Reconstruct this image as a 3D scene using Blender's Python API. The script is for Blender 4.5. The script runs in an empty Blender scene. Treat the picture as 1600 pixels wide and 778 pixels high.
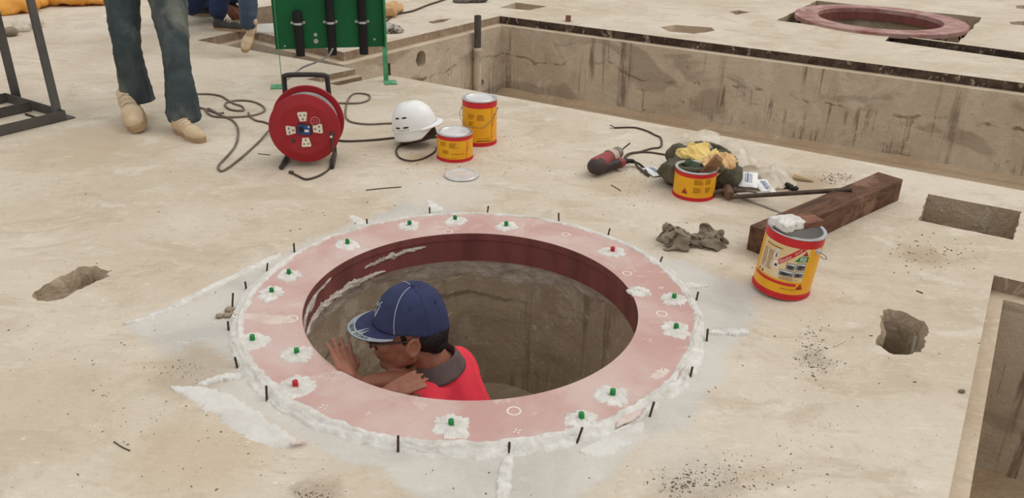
import bpy, bmesh, math, random
from mathutils import Vector, Matrix, noise
from mathutils.geometry import delaunay_2d_cdt
random.seed(7)
S = bpy.context.scene
COL = S.collection
PI = math.pi
V = Vector

# ------------------------------------------------------------------ camera
FPX, PITCH, ROLL, CH = 1305.7, 0.447973, -0.0257295, 1.25
_f = V((0, math.cos(PITCH), -math.sin(PITCH))); _d = V((0, -math.sin(PITCH), -math.cos(PITCH))); _x = V((1, 0, 0))
_c, _s = math.cos(ROLL), math.sin(ROLL)
CX, CD, CF = _c*_x + _s*_d, -_s*_x + _c*_d, _f
CAM = V((0, 0, CH))
cd = bpy.data.cameras.new('camera'); cam = bpy.data.objects.new('camera', cd); COL.objects.link(cam)
cd.sensor_width = 36.0; cd.lens = FPX/1600*36.0; cd.clip_start = 0.02; cd.clip_end = 200
cam.matrix_world = Matrix(((CX.x, -CD.x, -CF.x, 0), (CX.y, -CD.y, -CF.y, 0), (CX.z, -CD.z, -CF.z, CH), (0, 0, 0, 1)))
S.camera = cam

# ------------------------------------------------------------------ light: overcast sky, soft high sun
SKY_TOP, SKY_LOW, SUN_E, SUN_ANGLE = 1.12, 0.62, 0.95, 38
SUN_DIR = V((0.80, 0.18, 1.0))          # towards the sun
S.view_settings.view_transform = 'Standard'; S.view_settings.look = 'None'
S.view_settings.gamma = 1.0; S.view_settings.use_curve_mapping = False
S.view_settings.exposure = -0.26
w = bpy.data.worlds.new('overcast_sky'); S.world = w; w.use_nodes = True
nt = w.node_tree; bgn = nt.nodes['Background']
tc = nt.nodes.new('ShaderNodeTexCoord'); sp = nt.nodes.new('ShaderNodeSeparateXYZ'); rp = nt.nodes.new('ShaderNodeMapRange')
nt.links.new(tc.outputs['Generated'], sp.inputs[0]); nt.links.new(sp.outputs['Z'], rp.inputs[0])
rp.inputs[1].default_value = 0.0; rp.inputs[2].default_value = 0.9; rp.inputs[3].default_value = SKY_LOW; rp.inputs[4].default_value = SKY_TOP
nt.links.new(rp.outputs[0], bgn.inputs['Strength']); bgn.inputs['Color'].default_value = (1.0, 0.99, 0.97, 1)
sl = bpy.data.lights.new('sun', 'SUN'); so = bpy.data.objects.new('sun', sl); COL.objects.link(so)
sl.energy = SUN_E; sl.angle = math.radians(SUN_ANGLE); sl.color = (1, 0.97, 0.92)
so.rotation_euler = SUN_DIR.to_track_quat('Z', 'Y').to_euler(); so.location = (4, 3, 8)

# ------------------------------------------------------------------ helpers
def G(px, py, z=0.0):                       # photo pixel -> point at height z in the place
    d = (px-800)*CX + (py-389)*CD + FPX*CF
    return CAM + d*((z-CH)/d.z)
def W(px, py, Z):                           # photo pixel -> point at camera depth Z
    return CAM + ((px-800)/FPX*CX + (py-389)/FPX*CD + CF)*Z
def depth(p): return (V(p)-CAM).dot(CF)
def lin(c):
    r = []
    for k in c[:3]:
        k = k/255.0
        r.append(k/12.92 if k <= 0.04045 else ((k+0.055)/1.055)**2.4)
    return (r[0], r[1], r[2], 1.0)
def nz(p, s=1.0, o=0.0): return noise.noise(V((p[0]*s+o, p[1]*s-o*1.7, p[2]*s+o*0.6)))
MW = {}
def tag(o, label=None, cat=None, group=None, kind=None):
    if label: o['label'] = label
    if cat: o['category'] = cat
    if group: o['group'] = group
    if kind: o['kind'] = kind
    return o
def thing(name, loc, label, cat, group=None, M=None):
    o = bpy.data.objects.new(name, None); COL.objects.link(o); o.empty_display_size = 0.05
    m = Matrix.Translation(V(loc)) @ (M.to_4x4() if M is not None else Matrix())
    o.matrix_world = m; MW[o.name] = m
    return tag(o, label, cat, group)
def obj(name, bm, mats, parent=None, world=False, sharp=40, smooth=True, origin=None):
    if not isinstance(mats, (list, tuple)): mats = [mats]
    root = parent
    M = Matrix()
    if parent is not None and world:
        bm.transform(MW[parent.name].inverted())
    loc = V((0, 0, 0))
    if parent is None:
        vs = [v.co for v in bm.verts]
        loc = V(((min(v.x for v in vs)+max(v.x for v in vs))/2, (min(v.y for v in vs)+max(v.y for v in vs))/2, min(v.z for v in vs))) if origin is None else V(origin)
        bm.transform(Matrix.Translation(-loc))
    me = bpy.data.meshes.new(name); bm.to_mesh(me); bm.free()
    for m in mats: me.materials.append(m)
    if smooth:
        me.shade_smooth()
        if sharp < 180: me.set_sharp_from_angle(angle=math.radians(sharp))
    o = bpy.data.objects.new(name, me); COL.objects.link(o)
    if parent is not None:
        o.parent = parent; MW[o.name] = MW[parent.name]
    else:
        o.location = loc; MW[o.name] = Matrix.Translation(loc)
    return o
def frame(x, z):                            # rotation with local x, z axes
    x = V(x).normalized(); z = V(z); y = z.cross(x).normalized(); z = x.cross(y)
    return Matrix((x, y, z)).transposed()
def dirM(d, up=(0, 0, 1)):                  # local z along d
    d = V(d).normalized(); u = V(up)
    if abs(d.dot(u)) > 0.98: u = V((1, 0, 0))
    x = u.cross(d).normalized(); y = d.cross(x)
    return Matrix((x, y, d)).transposed()
def catmull(pts, n=8, closed=False):
    P = [V(p) for p in pts]; out = []
    if len(P) < 3: return P
    m = len(P); rng = range(m if closed else m-1)
    for i in rng:
        p1, p2 = P[i], P[(i+1) % m]
        p0 = P[i-1] if (i > 0 or closed) else p1*2-p2
        p3 = P[(i+2) % m] if (i+2 < m or closed) else p2*2-p1
        for k in range(n):
            t = k/n
            out.append(0.5*((2*p1)+(p2-p0)*t+(2*p0-5*p1+4*p2-p3)*t*t+(3*p1-p0-3*p2+p3)*t**3))
    if not closed: out.append(P[-1])
    return out
class MB:
    def __init__(s): s.bm = bmesh.new(); s.mi = 0
    def _mark(s, fs):
        for f in fs: f.material_index = s.mi
    def box(s, c, size, R=None, bev=0.0, seg=1):
        M = Matrix.Translation(V(c)) @ (R.to_4x4() if R is not None else Matrix()) @ Matrix.Diagonal((size[0], size[1], size[2], 1))
        g = bmesh.ops.create_cube(s.bm, size=1.0, matrix=M)
        fs = list({f for v in g['verts'] for f in v.link_faces})
        s._mark(fs)
        if bev > 0:
            es = list({e for v in g['verts'] for e in v.link_edges})
            r = bmesh.ops.bevel(s.bm, geom=es, offset=bev, segments=seg, affect='EDGES', profile=0.5)
            s._mark(r['faces'])
        return s
    def bar(s, a, b, wx, wy, up=(0, 0, 1), bev=0.0):
        a, b = V(a), V(b)
        return s.box((a+b)/2, (wx, wy, (b-a).length), dirM(b-a, up), bev)
    def ell(s, c, r, R=None, u=24, v=14):
        if not isinstance(r, (tuple, list, Vector)): r = (r, r, r)
        M = Matrix.Translation(V(c)) @ (R.to_4x4() if R is not None else Matrix()) @ Matrix.Diagonal((r[0], r[1], r[2], 1))
        g = bmesh.ops.create_uvsphere(s.bm, u_segments=u, v_segments=v, radius=1.0, matrix=M)
        s._mark({f for q in g['verts'] for f in q.link_faces}); return s
    def cap(s, a, b, ra, rb, sub=2):         # tapered capsule
        t = bmesh.new()
        for p, r in ((a, ra), (b, rb)):
            bmesh.ops.create_icosphere(t, subdivisions=sub, radius=r, matrix=Matrix.Translation(V(p)))
        h = bmesh.ops.convex_hull(t, input=list(t.verts))
        bmesh.ops.delete(t, geom=[v for v in t.verts if not v.link_faces], context='VERTS')
        inner = [e for e in h['geom_interior'] if isinstance(e, bmesh.types.BMVert) and e.is_valid]
        if inner: bmesh.ops.delete(t, geom=inner, context='VERTS')
        me = bpy.data.meshes.new('t'); t.to_mesh(me); t.free()
        n0 = len(s.bm.faces); s.bm.from_mesh(me); bpy.data.meshes.remove(me)
        s.bm.faces.ensure_lookup_table()
        s._mark(s.bm.faces[n0:]); return s
    def tube(s, pts, r, n=8, cap=True, closed=False):
        P = [V(p) for p in pts]; m = len(P)
        rr = r if isinstance(r, (list, tuple)) else [r]*m
        rings = []; up = None
        for i in range(m):
            if closed: t = (P[(i+1) % m]-P[i-1])
            else: t = P[min(i+1, m-1)]-P[max(i-1, 0)]
            t = t.normalized() if t.length > 1e-9 else V((0, 0, 1))
            if up is None:
                up = t.orthogonal().normalized()
            up = (up - t*up.dot(t)); up = up.normalized() if up.length > 1e-6 else t.orthogonal().normalized()
            b = t.cross(up)
            rings.append([s.bm.verts.new(P[i]+(up*math.cos(2*PI*k/n)+b*math.sin(2*PI*k/n))*rr[i]) for k in range(n)])
        fs = []
        for i in range(m if closed else m-1):
            A, B = rings[i], rings[(i+1) % m]
            for k in range(n):
                fs.append(s.bm.faces.new((A[k], A[(k+1) % n], B[(k+1) % n], B[k])))
        if cap and not closed:
            fs.append(s.bm.faces.new(rings[0][::-1])); fs.append(s.bm.faces.new(rings[-1]))
        s._mark(fs); return s
    def lathe(s, prof, n=48, M=None, close=False):
        M = M if M is not None else Matrix()
        M = M.to_4x4()
        rings = []
        for (r, z) in prof:
            if r < 1e-6: rings.append([s.bm.verts.new(M @ V((0, 0, z)))])
            else: rings.append([s.bm.verts.new(M @ V((r*math.cos(2*PI*k/n), r*math.sin(2*PI*k/n), z))) for k in range(n)])
        fs = []
        m = len(prof)
        for i in range(m if close else m-1):
            A, B = rings[i], rings[(i+1) % m]
            for k in range(n):
                q = (k+1) % n
                if len(A) == 1 and len(B) == 1: continue
                if len(A) == 1: fs.append(s.bm.faces.new((A[0], B[q], B[k])))
                elif len(B) == 1: fs.append(s.bm.faces.new((A[k], A[q], B[0])))
                else: fs.append(s.bm.faces.new((A[k], A[q], B[q], B[k])))
        s._mark(fs); return s
    def prism(s, pts, z0, z1, M=None):
        M = (M if M is not None else Matrix()).to_4x4()
        a = [s.bm.verts.new(M @ V((p[0], p[1], z0))) for p in pts]; b = [s.bm.verts.new(M @ V((p[0], p[1], z1))) for p in pts]
        n = len(pts); fs = [s.bm.faces.new(a[::-1]), s.bm.faces.new(b)]
        for k in range(n): fs.append(s.bm.faces.new((a[k], a[(k+1) % n], b[(k+1) % n], b[k])))
        s._mark(fs); return s
    def grid(s, fn, nu, nv, closeu=False):
        vs = [[s.bm.verts.new(fn(i/nu, j/nv)) for j in range(nv+1)] for i in range(nu if closeu else nu+1)]
        fs = []
        for i in range(nu):
            for j in range(nv):
                a = vs[i]; b = vs[(i+1) % len(vs)]
                fs.append(s.bm.faces.new((a[j], b[j], b[j+1], a[j+1])))
        s._mark(fs); return s
    def quadstrip(s, A, B, closed=False):
        a = [s.bm.verts.new(p) for p in A]; b = [s.bm.verts.new(p) for p in B]; n = len(a); fs = []
        for k in range(n if closed else n-1): fs.append(s.bm.faces.new((a[k], a[(k+1) % n], b[(k+1) % n], b[k])))
        s._mark(fs); return s
    def fix(s):
        bmesh.ops.remove_doubles(s.bm, verts=list(s.bm.verts), dist=1e-6)
        bmesh.ops.recalc_face_normals(s.bm, faces=list(s.bm.faces)); return s
    def xf(s, M): s.bm.transform(M.to_4x4()); return s
    def build(s, name, mats, parent=None, world=False, sharp=40, smooth=True, fix=True):
        if fix: s.fix()
        return obj(name, s.bm, mats, parent, world, sharp, smooth)
def remeshed(mb, voxel, smooth=3, fac=0.5, post=None):
    """one continuous surface from overlapping volumes; returns an MB"""
    me = bpy.data.meshes.new('t'); mb.bm.to_mesh(me); mb.bm.free()
    o = bpy.data.objects.new('t', me); COL.objects.link(o)
    m = o.modifiers.new('r', 'REMESH'); m.mode = 'VOXEL'; m.voxel_size = voxel
    if smooth:
        q = o.modifiers.new('s', 'SMOOTH'); q.factor = fac; q.iterations = smooth
    dg = bpy.context.evaluated_depsgraph_get()
    me2 = bpy.data.meshes.new_from_object(o.evaluated_get(dg))
    bpy.data.objects.remove(o); bpy.data.meshes.remove(me)
    out = MB(); out.bm.from_mesh(me2); bpy.data.meshes.remove(me2)
    out.bm.normal_update()
    if post:
        mv = [(v, post(v.co.copy(), v.normal.copy())) for v in out.bm.verts]
        for v, c in mv: v.co = c
    return out
def folds(amp, freq, seed=0.0, zmin=0.001):
    def post(c, n):
        q = c+V((nz(c, 9, seed), nz(c, 9, seed+3), nz(c, 9, seed+6)))*0.03
        a = nz(q, freq, seed); b = nz(V((q.x*1.7, q.y*0.8, q.z*1.2)), freq*1.5, seed+11)
        d = amp*(1.1*(1-min(1, abs(a)*3.2))**1.4+0.6*(1-min(1, abs(b)*3.0))**1.4-0.55)
        r = c+n*d
        if r.z < zmin: r.z = zmin
        return r
    return post
def ridged(p, f, o=0.0): return 1.0-2.0*abs(nz(p, f, o))
def crumple(amp, freq, seed=0.0, zmin=None):
    def post(c, n):
        d = amp*(0.65*ridged(c, freq, seed)+0.35*ridged(c, freq*2.3, seed+9.1)-0.35)
        q = c + n*d
        if zmin is not None and q.z < zmin: q.z = zmin
        return q
    return post
_tc = {}
def text_geo(body, size):
    k = (body, size)
    if k not in _tc:
        cu = bpy.data.curves.new('t', 'FONT'); cu.body = body; cu.size = size; cu.align_x = 'CENTER'; cu.align_y = 'CENTER'; cu.resolution_u = 2
        o = bpy.data.objects.new('t', cu); COL.objects.link(o)
        dg = bpy.context.evaluated_depsgraph_get()
        me = bpy.data.meshes.new_from_object(o.evaluated_get(dg))
        _tc[k] = ([v.co.copy() for v in me.vertices], [list(p.vertices) for p in me.polygons])
        bpy.data.objects.remove(o); bpy.data.meshes.remove(me); bpy.data.curves.remove(cu)
    return _tc[k]
def add_text(mb, body, size, fn, bold=0.0):
    vs, fs = text_geo(body, size)
    q = [mb.bm.verts.new(fn(v.x, v.y)) for v in vs]
    for f in fs:
        try:
            mb.bm.faces.new([q[i] for i in f]).material_index = mb.mi
        except ValueError: pass

# ------------------------------------------------------------------ materials
class NT:
    def __init__(s, name):
        s.m = bpy.data.materials.new(name); s.m.use_nodes = True; s.t = s.m.node_tree; s.n = s.t.nodes
        s.b = s.n['Principled BSDF']; s.out = s.n['Material Output']
        s.tc = s.n.new('ShaderNodeTexCoord')
    def L(s, a, b): s.t.links.new(a, b)
    def put(s, sock, v):
        if hasattr(v, 'is_linked') or hasattr(v, 'links'): s.L(v, sock)
        else: sock.default_value = v
    def obj(s): return s.tc.outputs['Object']
    def pos(s):
        return s.n.new('ShaderNodeNewGeometry').outputs['Position']
    def mapv(s, vec, scale=(1, 1, 1), rot=(0, 0, 0), loc=(0, 0, 0)):
        q = s.n.new('ShaderNodeMapping'); s.L(vec, q.inputs[0]); q.inputs['Scale'].default_value = scale; q.inputs['Rotation'].default_value = rot; q.inputs['Location'].default_value = loc
        return q.outputs[0]
    def noise(s, vec, scale, detail=5, rough=0.55, dist=0.0):
        q = s.n.new('ShaderNodeTexNoise'); s.L(vec, q.inputs['Vector']); q.inputs['Scale'].default_value = scale; q.inputs['Detail'].default_value = detail
        q.inputs['Roughness'].default_value = rough; q.inputs['Distortion'].default_value = dist
        return q.outputs[0]
    def voro(s, vec, scale, feat='F1'):
        q = s.n.new('ShaderNodeTexVoronoi'); s.L(vec, q.inputs['Vector']); q.inputs['Scale'].default_value = scale; q.feature = feat
        return q.outputs['Distance']
    def ramp(s, f, a, b, lo=0.0, hi=1.0, smooth=True):
        q = s.n.new('ShaderNodeMapRange'); s.L(f, q.inputs[0]); q.inputs[1].default_value = a; q.inputs[2].default_value = b; q.inputs[3].default_value = lo; q.inputs[4].default_value = hi
        if smooth: q.interpolation_type = 'SMOOTHSTEP'
        return q.outputs[0]
    def mix(s, f, a, b, mode='MIX'):
        q = s.n.new('ShaderNodeMix'); q.data_type = 'RGBA'; q.blend_type = mode
        s.put(q.inputs[0], f); s.put(q.inputs[6], a); s.put(q.inputs[7], b); return q.outputs[2]
    def math(s, op, a, b=0.0):
        q = s.n.new('ShaderNodeMath'); q.operation = op; s.put(q.inputs[0], a); s.put(q.inputs[1], b); return q.outputs[0]
    def dist(s, vec, p):
        q = s.n.new('ShaderNodeVectorMath'); q.operation = 'DISTANCE'; s.L(vec, q.inputs[0]); q.inputs[1].default_value = p; return q.outputs['Value']
    def dot(s, vec, p):
        q = s.n.new('ShaderNodeVectorMath'); q.operation = 'DOT_PRODUCT'; s.L(vec, q.inputs[0]); q.inputs[1].default_value = p; return q.outputs['Value']
    def bump(s, h, strength=0.3, dist=0.01, normal=None):
        q = s.n.new('ShaderNodeBump'); s.L(h, q.inputs['Height']); q.inputs['Strength'].default_value = strength; q.inputs['Distance'].default_value = dist
        if normal is not None: s.L(normal, q.inputs['Normal'])
        return q.outputs[0]
    def done(s, col, rough=0.7, metal=0.0, spec=0.3, normal=None):
        s.put(s.b.inputs['Base Color'], col); s.put(s.b.inputs['Roughness'], rough); s.put(s.b.inputs['Metallic'], metal)
        s.b.inputs['Specular IOR Level'].default_value = spec
        if normal is not None: s.L(normal, s.b.inputs['Normal'])
        return s.m
def mat(name, c, c2=None, rough=0.6, metal=0.0, spec=0.3, scale=12, bump=0.15, bscale=90, bd=0.004, lo=0.35, hi=0.7, st=(1, 1, 1)):
    n = NT(name); o = n.mapv(n.obj(), st)
    a = lin(c); b = lin(c2) if c2 else tuple(k*0.8 for k in a[:3])+(1,)
    f = n.ramp(n.noise(o, scale, 6), lo, hi)
    col = n.mix(f, a, b)
    nn = n.bump(n.noise(o, bscale, 4), bump, bd) if bump else None
    return n.done(col, rough, metal, spec, nn)

PITAX = (G(1600, 298)-G(308, 63)).normalized()       # direction of the long pit's edges
PITAY = V((-PITAX.y, PITAX.x, 0))
RC = V((-0.1168, 2.2000, 0)); RIN, ROUT = 0.4977, 0.672   # the ring in the foreground

def concrete(name, cols, stain=None, patch=False, spots=(), specks=True, streaks=False, bumps=1.0):
    n = NT(name); p = n.pos()
    A, B, Cc, D = [lin(c) for c in cols]
    f1 = n.ramp(n.noise(p, 1.1, 8, 0.6, 0.6), 0.36, 0.64)
    col = n.mix(f1, A, B)
    f2 = n.ramp(n.noise(n.mapv(p, (1, 1.8, 1), (0, 0, 0.5)), 2.3, 9, 0.68, 1.2), 0.53, 0.68)
    col = n.mix(n.math('MULTIPLY', f2, 0.75), col, Cc)
    f3 = n.ramp(n.noise(p, 5.5, 8, 0.7, 0.4), 0.55, 0.75)
    col = n.mix(n.math('MULTIPLY', f3, 0.55), col, D)
    if specks:
        f4 = n.ramp(n.noise(n.mapv(p, (1, 1.6, 1), (0, 0, -0.5)), 3.1, 10, 0.72, 0.9), 0.50, 0.62)
        col = n.mix(n.math('MULTIPLY', f4, 0.42), col, lin((184, 166, 143)))
        f5 = n.ramp(n.noise(n.mapv(p, (1, 2.6, 1), (0, 0, 0.35)), 12, 9, 0.75, 1.4), 0.54, 0.63)
        col = n.mix(n.math('MULTIPLY', f5, 0.30), col, lin((236, 227, 211)))
        f6 = n.ramp(n.noise(p, 34, 8, 0.75, 0.5), 0.55, 0.66)
        col = n.mix(n.math('MULTIPLY', f6, 0.28), col, lin((168, 150, 128)))
    if patch:
        wob = n.math('MULTIPLY', n.math('SUBTRACT', n.noise(p, 5, 6), 0.5), 0.16)
        m = None
        for a, b in PATCH_LINES:
            t = (b-a).normalized(); nn = V((-t.y, t.x, 0))
            if nn.dot(RC-a) < 0: nn = -nn
            d = n.math('ADD', n.math('SUBTRACT', n.dot(p, nn), nn.dot(a)), wob)
            k = n.ramp(d, -0.005, 0.05)
            m = k if m is None else n.math('MULTIPLY', m, k)
        pc = n.mix(n.ramp(n.noise(p, 3.2, 7, 0.6, 0.5), 0.38, 0.66), lin((212, 207, 199)), lin((193, 189, 182)))
        pc = n.mix(n.ramp(n.noise(p, 14, 7, 0.7), 0.56, 0.72, 0, 0.6), pc, lin((224, 220, 212)))
        col = n.mix(n.math('MULTIPLY', m, 0.92), col, pc)
    for (x, y, r, c, s, fs) in spots:
        d = n.math('ADD', n.dist(p, (x, y, 0)), n.math('MULTIPLY', n.math('SUBTRACT', n.noise(p, fs, 7, 0.7), 0.5), r*1.3))
        col = n.mix(n.ramp(d, r*0.35, r, s, 0.0), col, lin(c))
    if streaks:
        zz = n.math('ADD', n.dot(p, (0, 0, 1)), n.math('MULTIPLY', n.math('SUBTRACT', n.noise(p, 2.2, 6, 0.6), 0.5), 0.28))
        low = n.ramp(zz, -0.30, -0.27, 1.0, 0.0)
        dr = n.math('MULTIPLY', n.math('MULTIPLY', n.ramp(n.noise(n.mapv(p, (30, 30, 2.2)), 1.0, 5, 0.65, 0.4), 0.54, 0.62), n.ramp(n.noise(p, 1.9, 4), 0.42, 0.55)), low)
        col = n.mix(n.math('MULTIPLY', dr, 0.7), col, lin(stain))
        lip = n.ramp(n.math('ABSOLUTE', n.math('ADD', zz, 0.285)), 0.004, 0.014, 0.8, 0.0)
        col = n.mix(n.math('MULTIPLY', lip, n.ramp(n.noise(p, 6, 4), 0.45, 0.6)), col, lin(stain))
        col = n.mix(n.math('MULTIPLY', n.ramp(n.noise(p, 3.3, 8, 0.7, 0.8), 0.54, 0.6), 0.5), col, lin((214, 202, 184)))
        sv = n.mapv(p, (14, 14, 0.9))
        k = n.math('MULTIPLY', n.ramp(n.noise(sv, 1.0, 7, 0.6, 0.2), 0.55, 0.68), n.ramp(n.noise(p, 1.3, 4), 0.42, 0.58))
        col = n.mix(n.math('MULTIPLY', k, 0.8), col, lin(stain))
        big = n.ramp(n.noise(n.mapv(p, (1, 1, 2.2)), 1.7, 5, 0.5, 0.8), 0.55, 0.62)
        col = n.mix(n.math('MULTIPLY', big, 0.35), col, lin(stain))
        pit = n.ramp(n.noise(p, 22, 5, 0.6), 0.64, 0.72)
        col = n.mix(n.math('MULTIPLY', pit, 0.55), col, lin(stain))
    if specks:
        sp = n.math('MULTIPLY', n.ramp(n.noise(p, 75, 3, 0.6), 0.68, 0.74), n.ramp(n.noise(p, 3.1, 4), 0.45, 0.62))
        col = n.mix(n.math('MULTIPLY', sp, 0.55), col, lin((120, 104, 86)))
        sw = n.ramp(n.noise(n.mapv(p, (1, 2.5, 1), (0, 0, 0.7)), 26, 4, 0.6, 0.8), 0.66, 0.73)
        col = n.mix(n.math('MULTIPLY', sw, 0.6), col, lin((240, 232, 216)))
    if name.startswith('well'):
        ws = n.ramp(n.noise(n.mapv(p, (60, 60, 14)), 1.0, 2, 0.5, 0.3), 0.735, 0.76)
        col = n.mix(n.math('MULTIPLY', ws, 0.8), col, lin((226, 212, 190)))
    h = n.math('ADD', n.math('MULTIPLY', n.noise(p, 7, 8, 0.65, 0.8), 1.0), n.math('MULTIPLY', n.noise(n.mapv(p, (1, 2.2, 1), (0, 0, 0.6)), 38, 6, 0.6, 0.6), 0.35))
    if streaks: h = n.math('ADD', h, n.math('MULTIPLY', n.noise(p, 11, 8, 0.75, 0.6), 0.9))
    nb = n.bump(h, 0.42*bumps, 0.03)
    return n.done(col, 0.9, 0, 0.12, nb)
PATCH_LINES = [(G(195, 507), G(440, 393)), (G(440, 395), G(690, 283)), (G(720, 287), G(1010, 385)), (G(960, 370), G(1150, 405)),
               (G(268, 606), G(480, 712)), (G(400, 675), G(640, 790)), (G(1195, 480), G(1100, 660)), (G(1120, 640), G(900, 800)), (G(195, 507), G(275, 612))]
def spot(px, py, r, c=(150, 128, 104), s=0.6, fs=9):
    g = G(px, py); return (g.x, g.y, r, c, s, fs)
SPOTS = [spot(1090, 752, 0.12, (150, 134, 115), 0.45, 22), spot(1272, 560, 0.06, (150, 136, 118), 0.4, 30), spot(130, 232, 0.4, (192, 172, 146), 0.6, 5),
         spot(1440, 400, 0.12, (176, 152, 124), 0.6, 12), spot(1240, 285, 0.22, (178, 156, 130), 0.75, 8), spot(655, 250, 0.12, (176, 152, 124), 0.6, 10),
         spot(490, 775, 0.08, (150, 132, 110), 0.5, 24), spot(300, 580, 0.16, (182, 164, 140), 0.7, 9), spot(60, 640, 0.35, (192, 174, 150), 0.45, 5),
         spot(1190, 395, 0.14, (178, 158, 132), 0.6, 14), spot(700, 300, 0.25, (216, 209, 199), 0.6, 7), spot(480, 250, 0.16, (180, 162, 138), 0.5, 8),
         spot(960, 285, 0.2, (198, 176, 148), 0.6, 6), spot(1070, 720, 0.14, (214, 206, 194), 0.6, 12), spot(300, 720, 0.2, (198, 178, 150), 0.6, 6)]
M_floor = concrete('floor_concrete', [(217, 205, 187), (203, 188, 167), (225, 215, 200), (193, 177, 155)], patch=True, spots=SPOTS)
M_pit = concrete('pit_concrete', [(212, 198, 178), (198, 182, 161), (220, 209, 192), (174, 156, 136)], stain=(112, 96, 80), specks=False, streaks=True, bumps=1.35)
M_edge = concrete('rebate_concrete', [(170, 148, 126), (150, 128, 108), (186, 168, 146), (120, 98, 82)], specks=True, bumps=1.5)
M_ledge = concrete('ledge_concrete', [(214, 196, 172), (200, 180, 154), (222, 208, 188), (184, 162, 136)], specks=True)
M_sand = concrete('pit_sand', [(196, 172, 143), (184, 158, 128), (204, 184, 158), (170, 146, 118)], specks=True, bumps=1.3)
M_well = concrete('well_concrete', [(184, 168, 144), (168, 152, 130), (196, 182, 160), (148, 132, 112)], stain=(126, 112, 94), specks=True, streaks=True)
M_hole = concrete('hole_concrete', [(194, 174, 150), (176, 156, 132), (204, 188, 166), (152, 132, 110)], specks=True, bumps=2.2)
def rusty(name):
    n = NT(name); p = n.pos()
    col = n.mix(n.ramp(n.noise(p, 9, 7, 0.7), 0.4, 0.62), lin((66, 52, 45)), lin((98, 82, 70)))
    col = n.mix(n.ramp(n.noise(n.mapv(p, (1, 1, .6)), 22, 5, 0.7), 0.56, 0.66), col, lin((168, 152, 134)))
    return n.done(col, 0.85, 0.0, 0.2, n.bump(n.noise(p, 60, 5), 0.5, 0.006))
M_rust = rusty('rusty_steel')
# ------------------------------------------------------------------ structure: slab with its pits and pockets
def inpoly(p, poly):
    c = False; n = len(poly); x, y = p[0], p[1]
    for i in range(n):
        a, b = poly[i], poly[i-1]
        if (a[1] > y) != (b[1] > y) and x < (b[0]-a[0])*(y-a[1])/(b[1]-a[1])+a[0]: c = not c
    return c
def planar(outer, holes, fn):
    vs = []; es = []
    for poly in [outer]+holes:
        k = len(vs); n = len(poly)
        vs += [V((p[0], p[1])) for p in poly]; es += [(k+i, k+(i+1) % n) for i in range(n)]
    r = delaunay_2d_cdt(vs, es, [], 0, 1e-6)
    mb = MB(); q = [mb.bm.verts.new(fn(v.x, v.y)) for v in r[0]]
    for f in r[2]:
        c = sum((r[0][i] for i in f), V((0, 0)))/len(f)
        if inpoly(c, outer) and not any(inpoly(c, h) for h in holes):
            mb.bm.faces.new([q[i] for i in f])
    bmesh.ops.delete(mb.bm, geom=[v for v in mb.bm.verts if not v.link_faces], context='VERTS')
    bmesh.ops.recalc_face_normals(mb.bm, faces=list(mb.bm.faces))
    return mb
def ccw(poly):
    a = sum(poly[i-1][0]*poly[i][1]-poly[i][0]*poly[i-1][1] for i in range(len(poly)))
    return poly if a > 0 else poly[::-1]
def jag(poly, amp, seg, seed=0.0):
    out = []
    n = len(poly)
    for i in range(n):
        a, b = V(poly[i]), V(poly[(i+1) % n]); m = max(1, int((b-a).length/seg))
        for k in range(m):
            p = a+(b-a)*(k/m)
            if k: p = p+V((nz(p, 18, seed), nz(p, 18, seed+5), 0))*amp + V((nz(p, 70, seed), nz(p, 70, seed+5), 0))*amp*0.6
            p.z = 0; out.append(p)
    return out
def inset(poly, wds):
    """poly ccw; move each edge i (i->i+1) inwards by wds[i]"""
    n = len(poly); out = []
    for i in range(n):
        a, b, c = V(poly[i-1]), V(poly[i]), V(poly[(i+1) % n])
        t1 = (b-a).normalized(); t2 = (c-b).normalized(); n1 = V((-t1.y, t1.x, 0)); n2 = V((-t2.y, t2.x, 0))
        w1, w2 = wds[i-1], wds[i]
        det = n1.x*n2.y-n1.y*n2.x
        d1 = n1.dot(b)+w1; d2 = n2.dot(b)+w2
        if abs(det) < 1e-4: out.append(b+n1*w1)
        else: out.append(V(((d1*n2.y-d2*n1.y)/det, (n1.x*d2-n2.x*d1)/det, 0)))
    return out
def up(poly, z): return [V((p[0], p[1], z)) for p in poly]
GP = lambda L: [G(*q) for q in L]
def struct(name, mb, m, label=None, fix=True, sharp=40):
    o = mb.build(name, m, fix=fix, sharp=sharp); o['kind'] = 'structure'
    return o

# -- the long L-shaped pit
pA, pB, pC, pD = G(308, 63), G(385, 46), G(537, 82), G(781, 25)
dfar = (G(1600, 130)-pD).normalized()
pE = pD+dfar*5.6; pF = G(308, 63)+PITAX*7.4
nrm = V((-PITAX.y, PITAX.x, 0))
pF = pA+PITAX*((pE-pA).dot(PITAX))
n1, n2, n3, n4 = G(602, 118), G(516, 134), G(482, 125), G(551, 109)
n4 = pA+PITAX*(n4-pA).dot(PITAX); n1 = pA+PITAX*(n1-pA).dot(PITAX)
ndir = ((n3-n4).normalized()+(n2-n1).normalized())*0.5
n3 = n4+ndir*(n3-n4).length; n2 = n1+ndir*(n3-n4).length
longpit = [pA, pF, pE, pD, pC, pB]          # ccw
notch = [n4, n3, n2, n1]
hole_longpit = [pA, n4, n3, n2, n1, pF, pE, pD, pC, pB]
# -- right-hand pit
rA, rB = G(1553, 430), G(1482, 778)
rdir = (rB-rA).normalized(); rx = V((-rdir.y, rdir.x, 0)); rx = rx if rx.x > 0 else -rx
ryt = (G(1600, 441)-rA).normalized()
rightpit = ccw([rA, rA+rdir*1.9, rA+rdir*1.9+ryt*1.3, rA+ryt*1.3])
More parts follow.
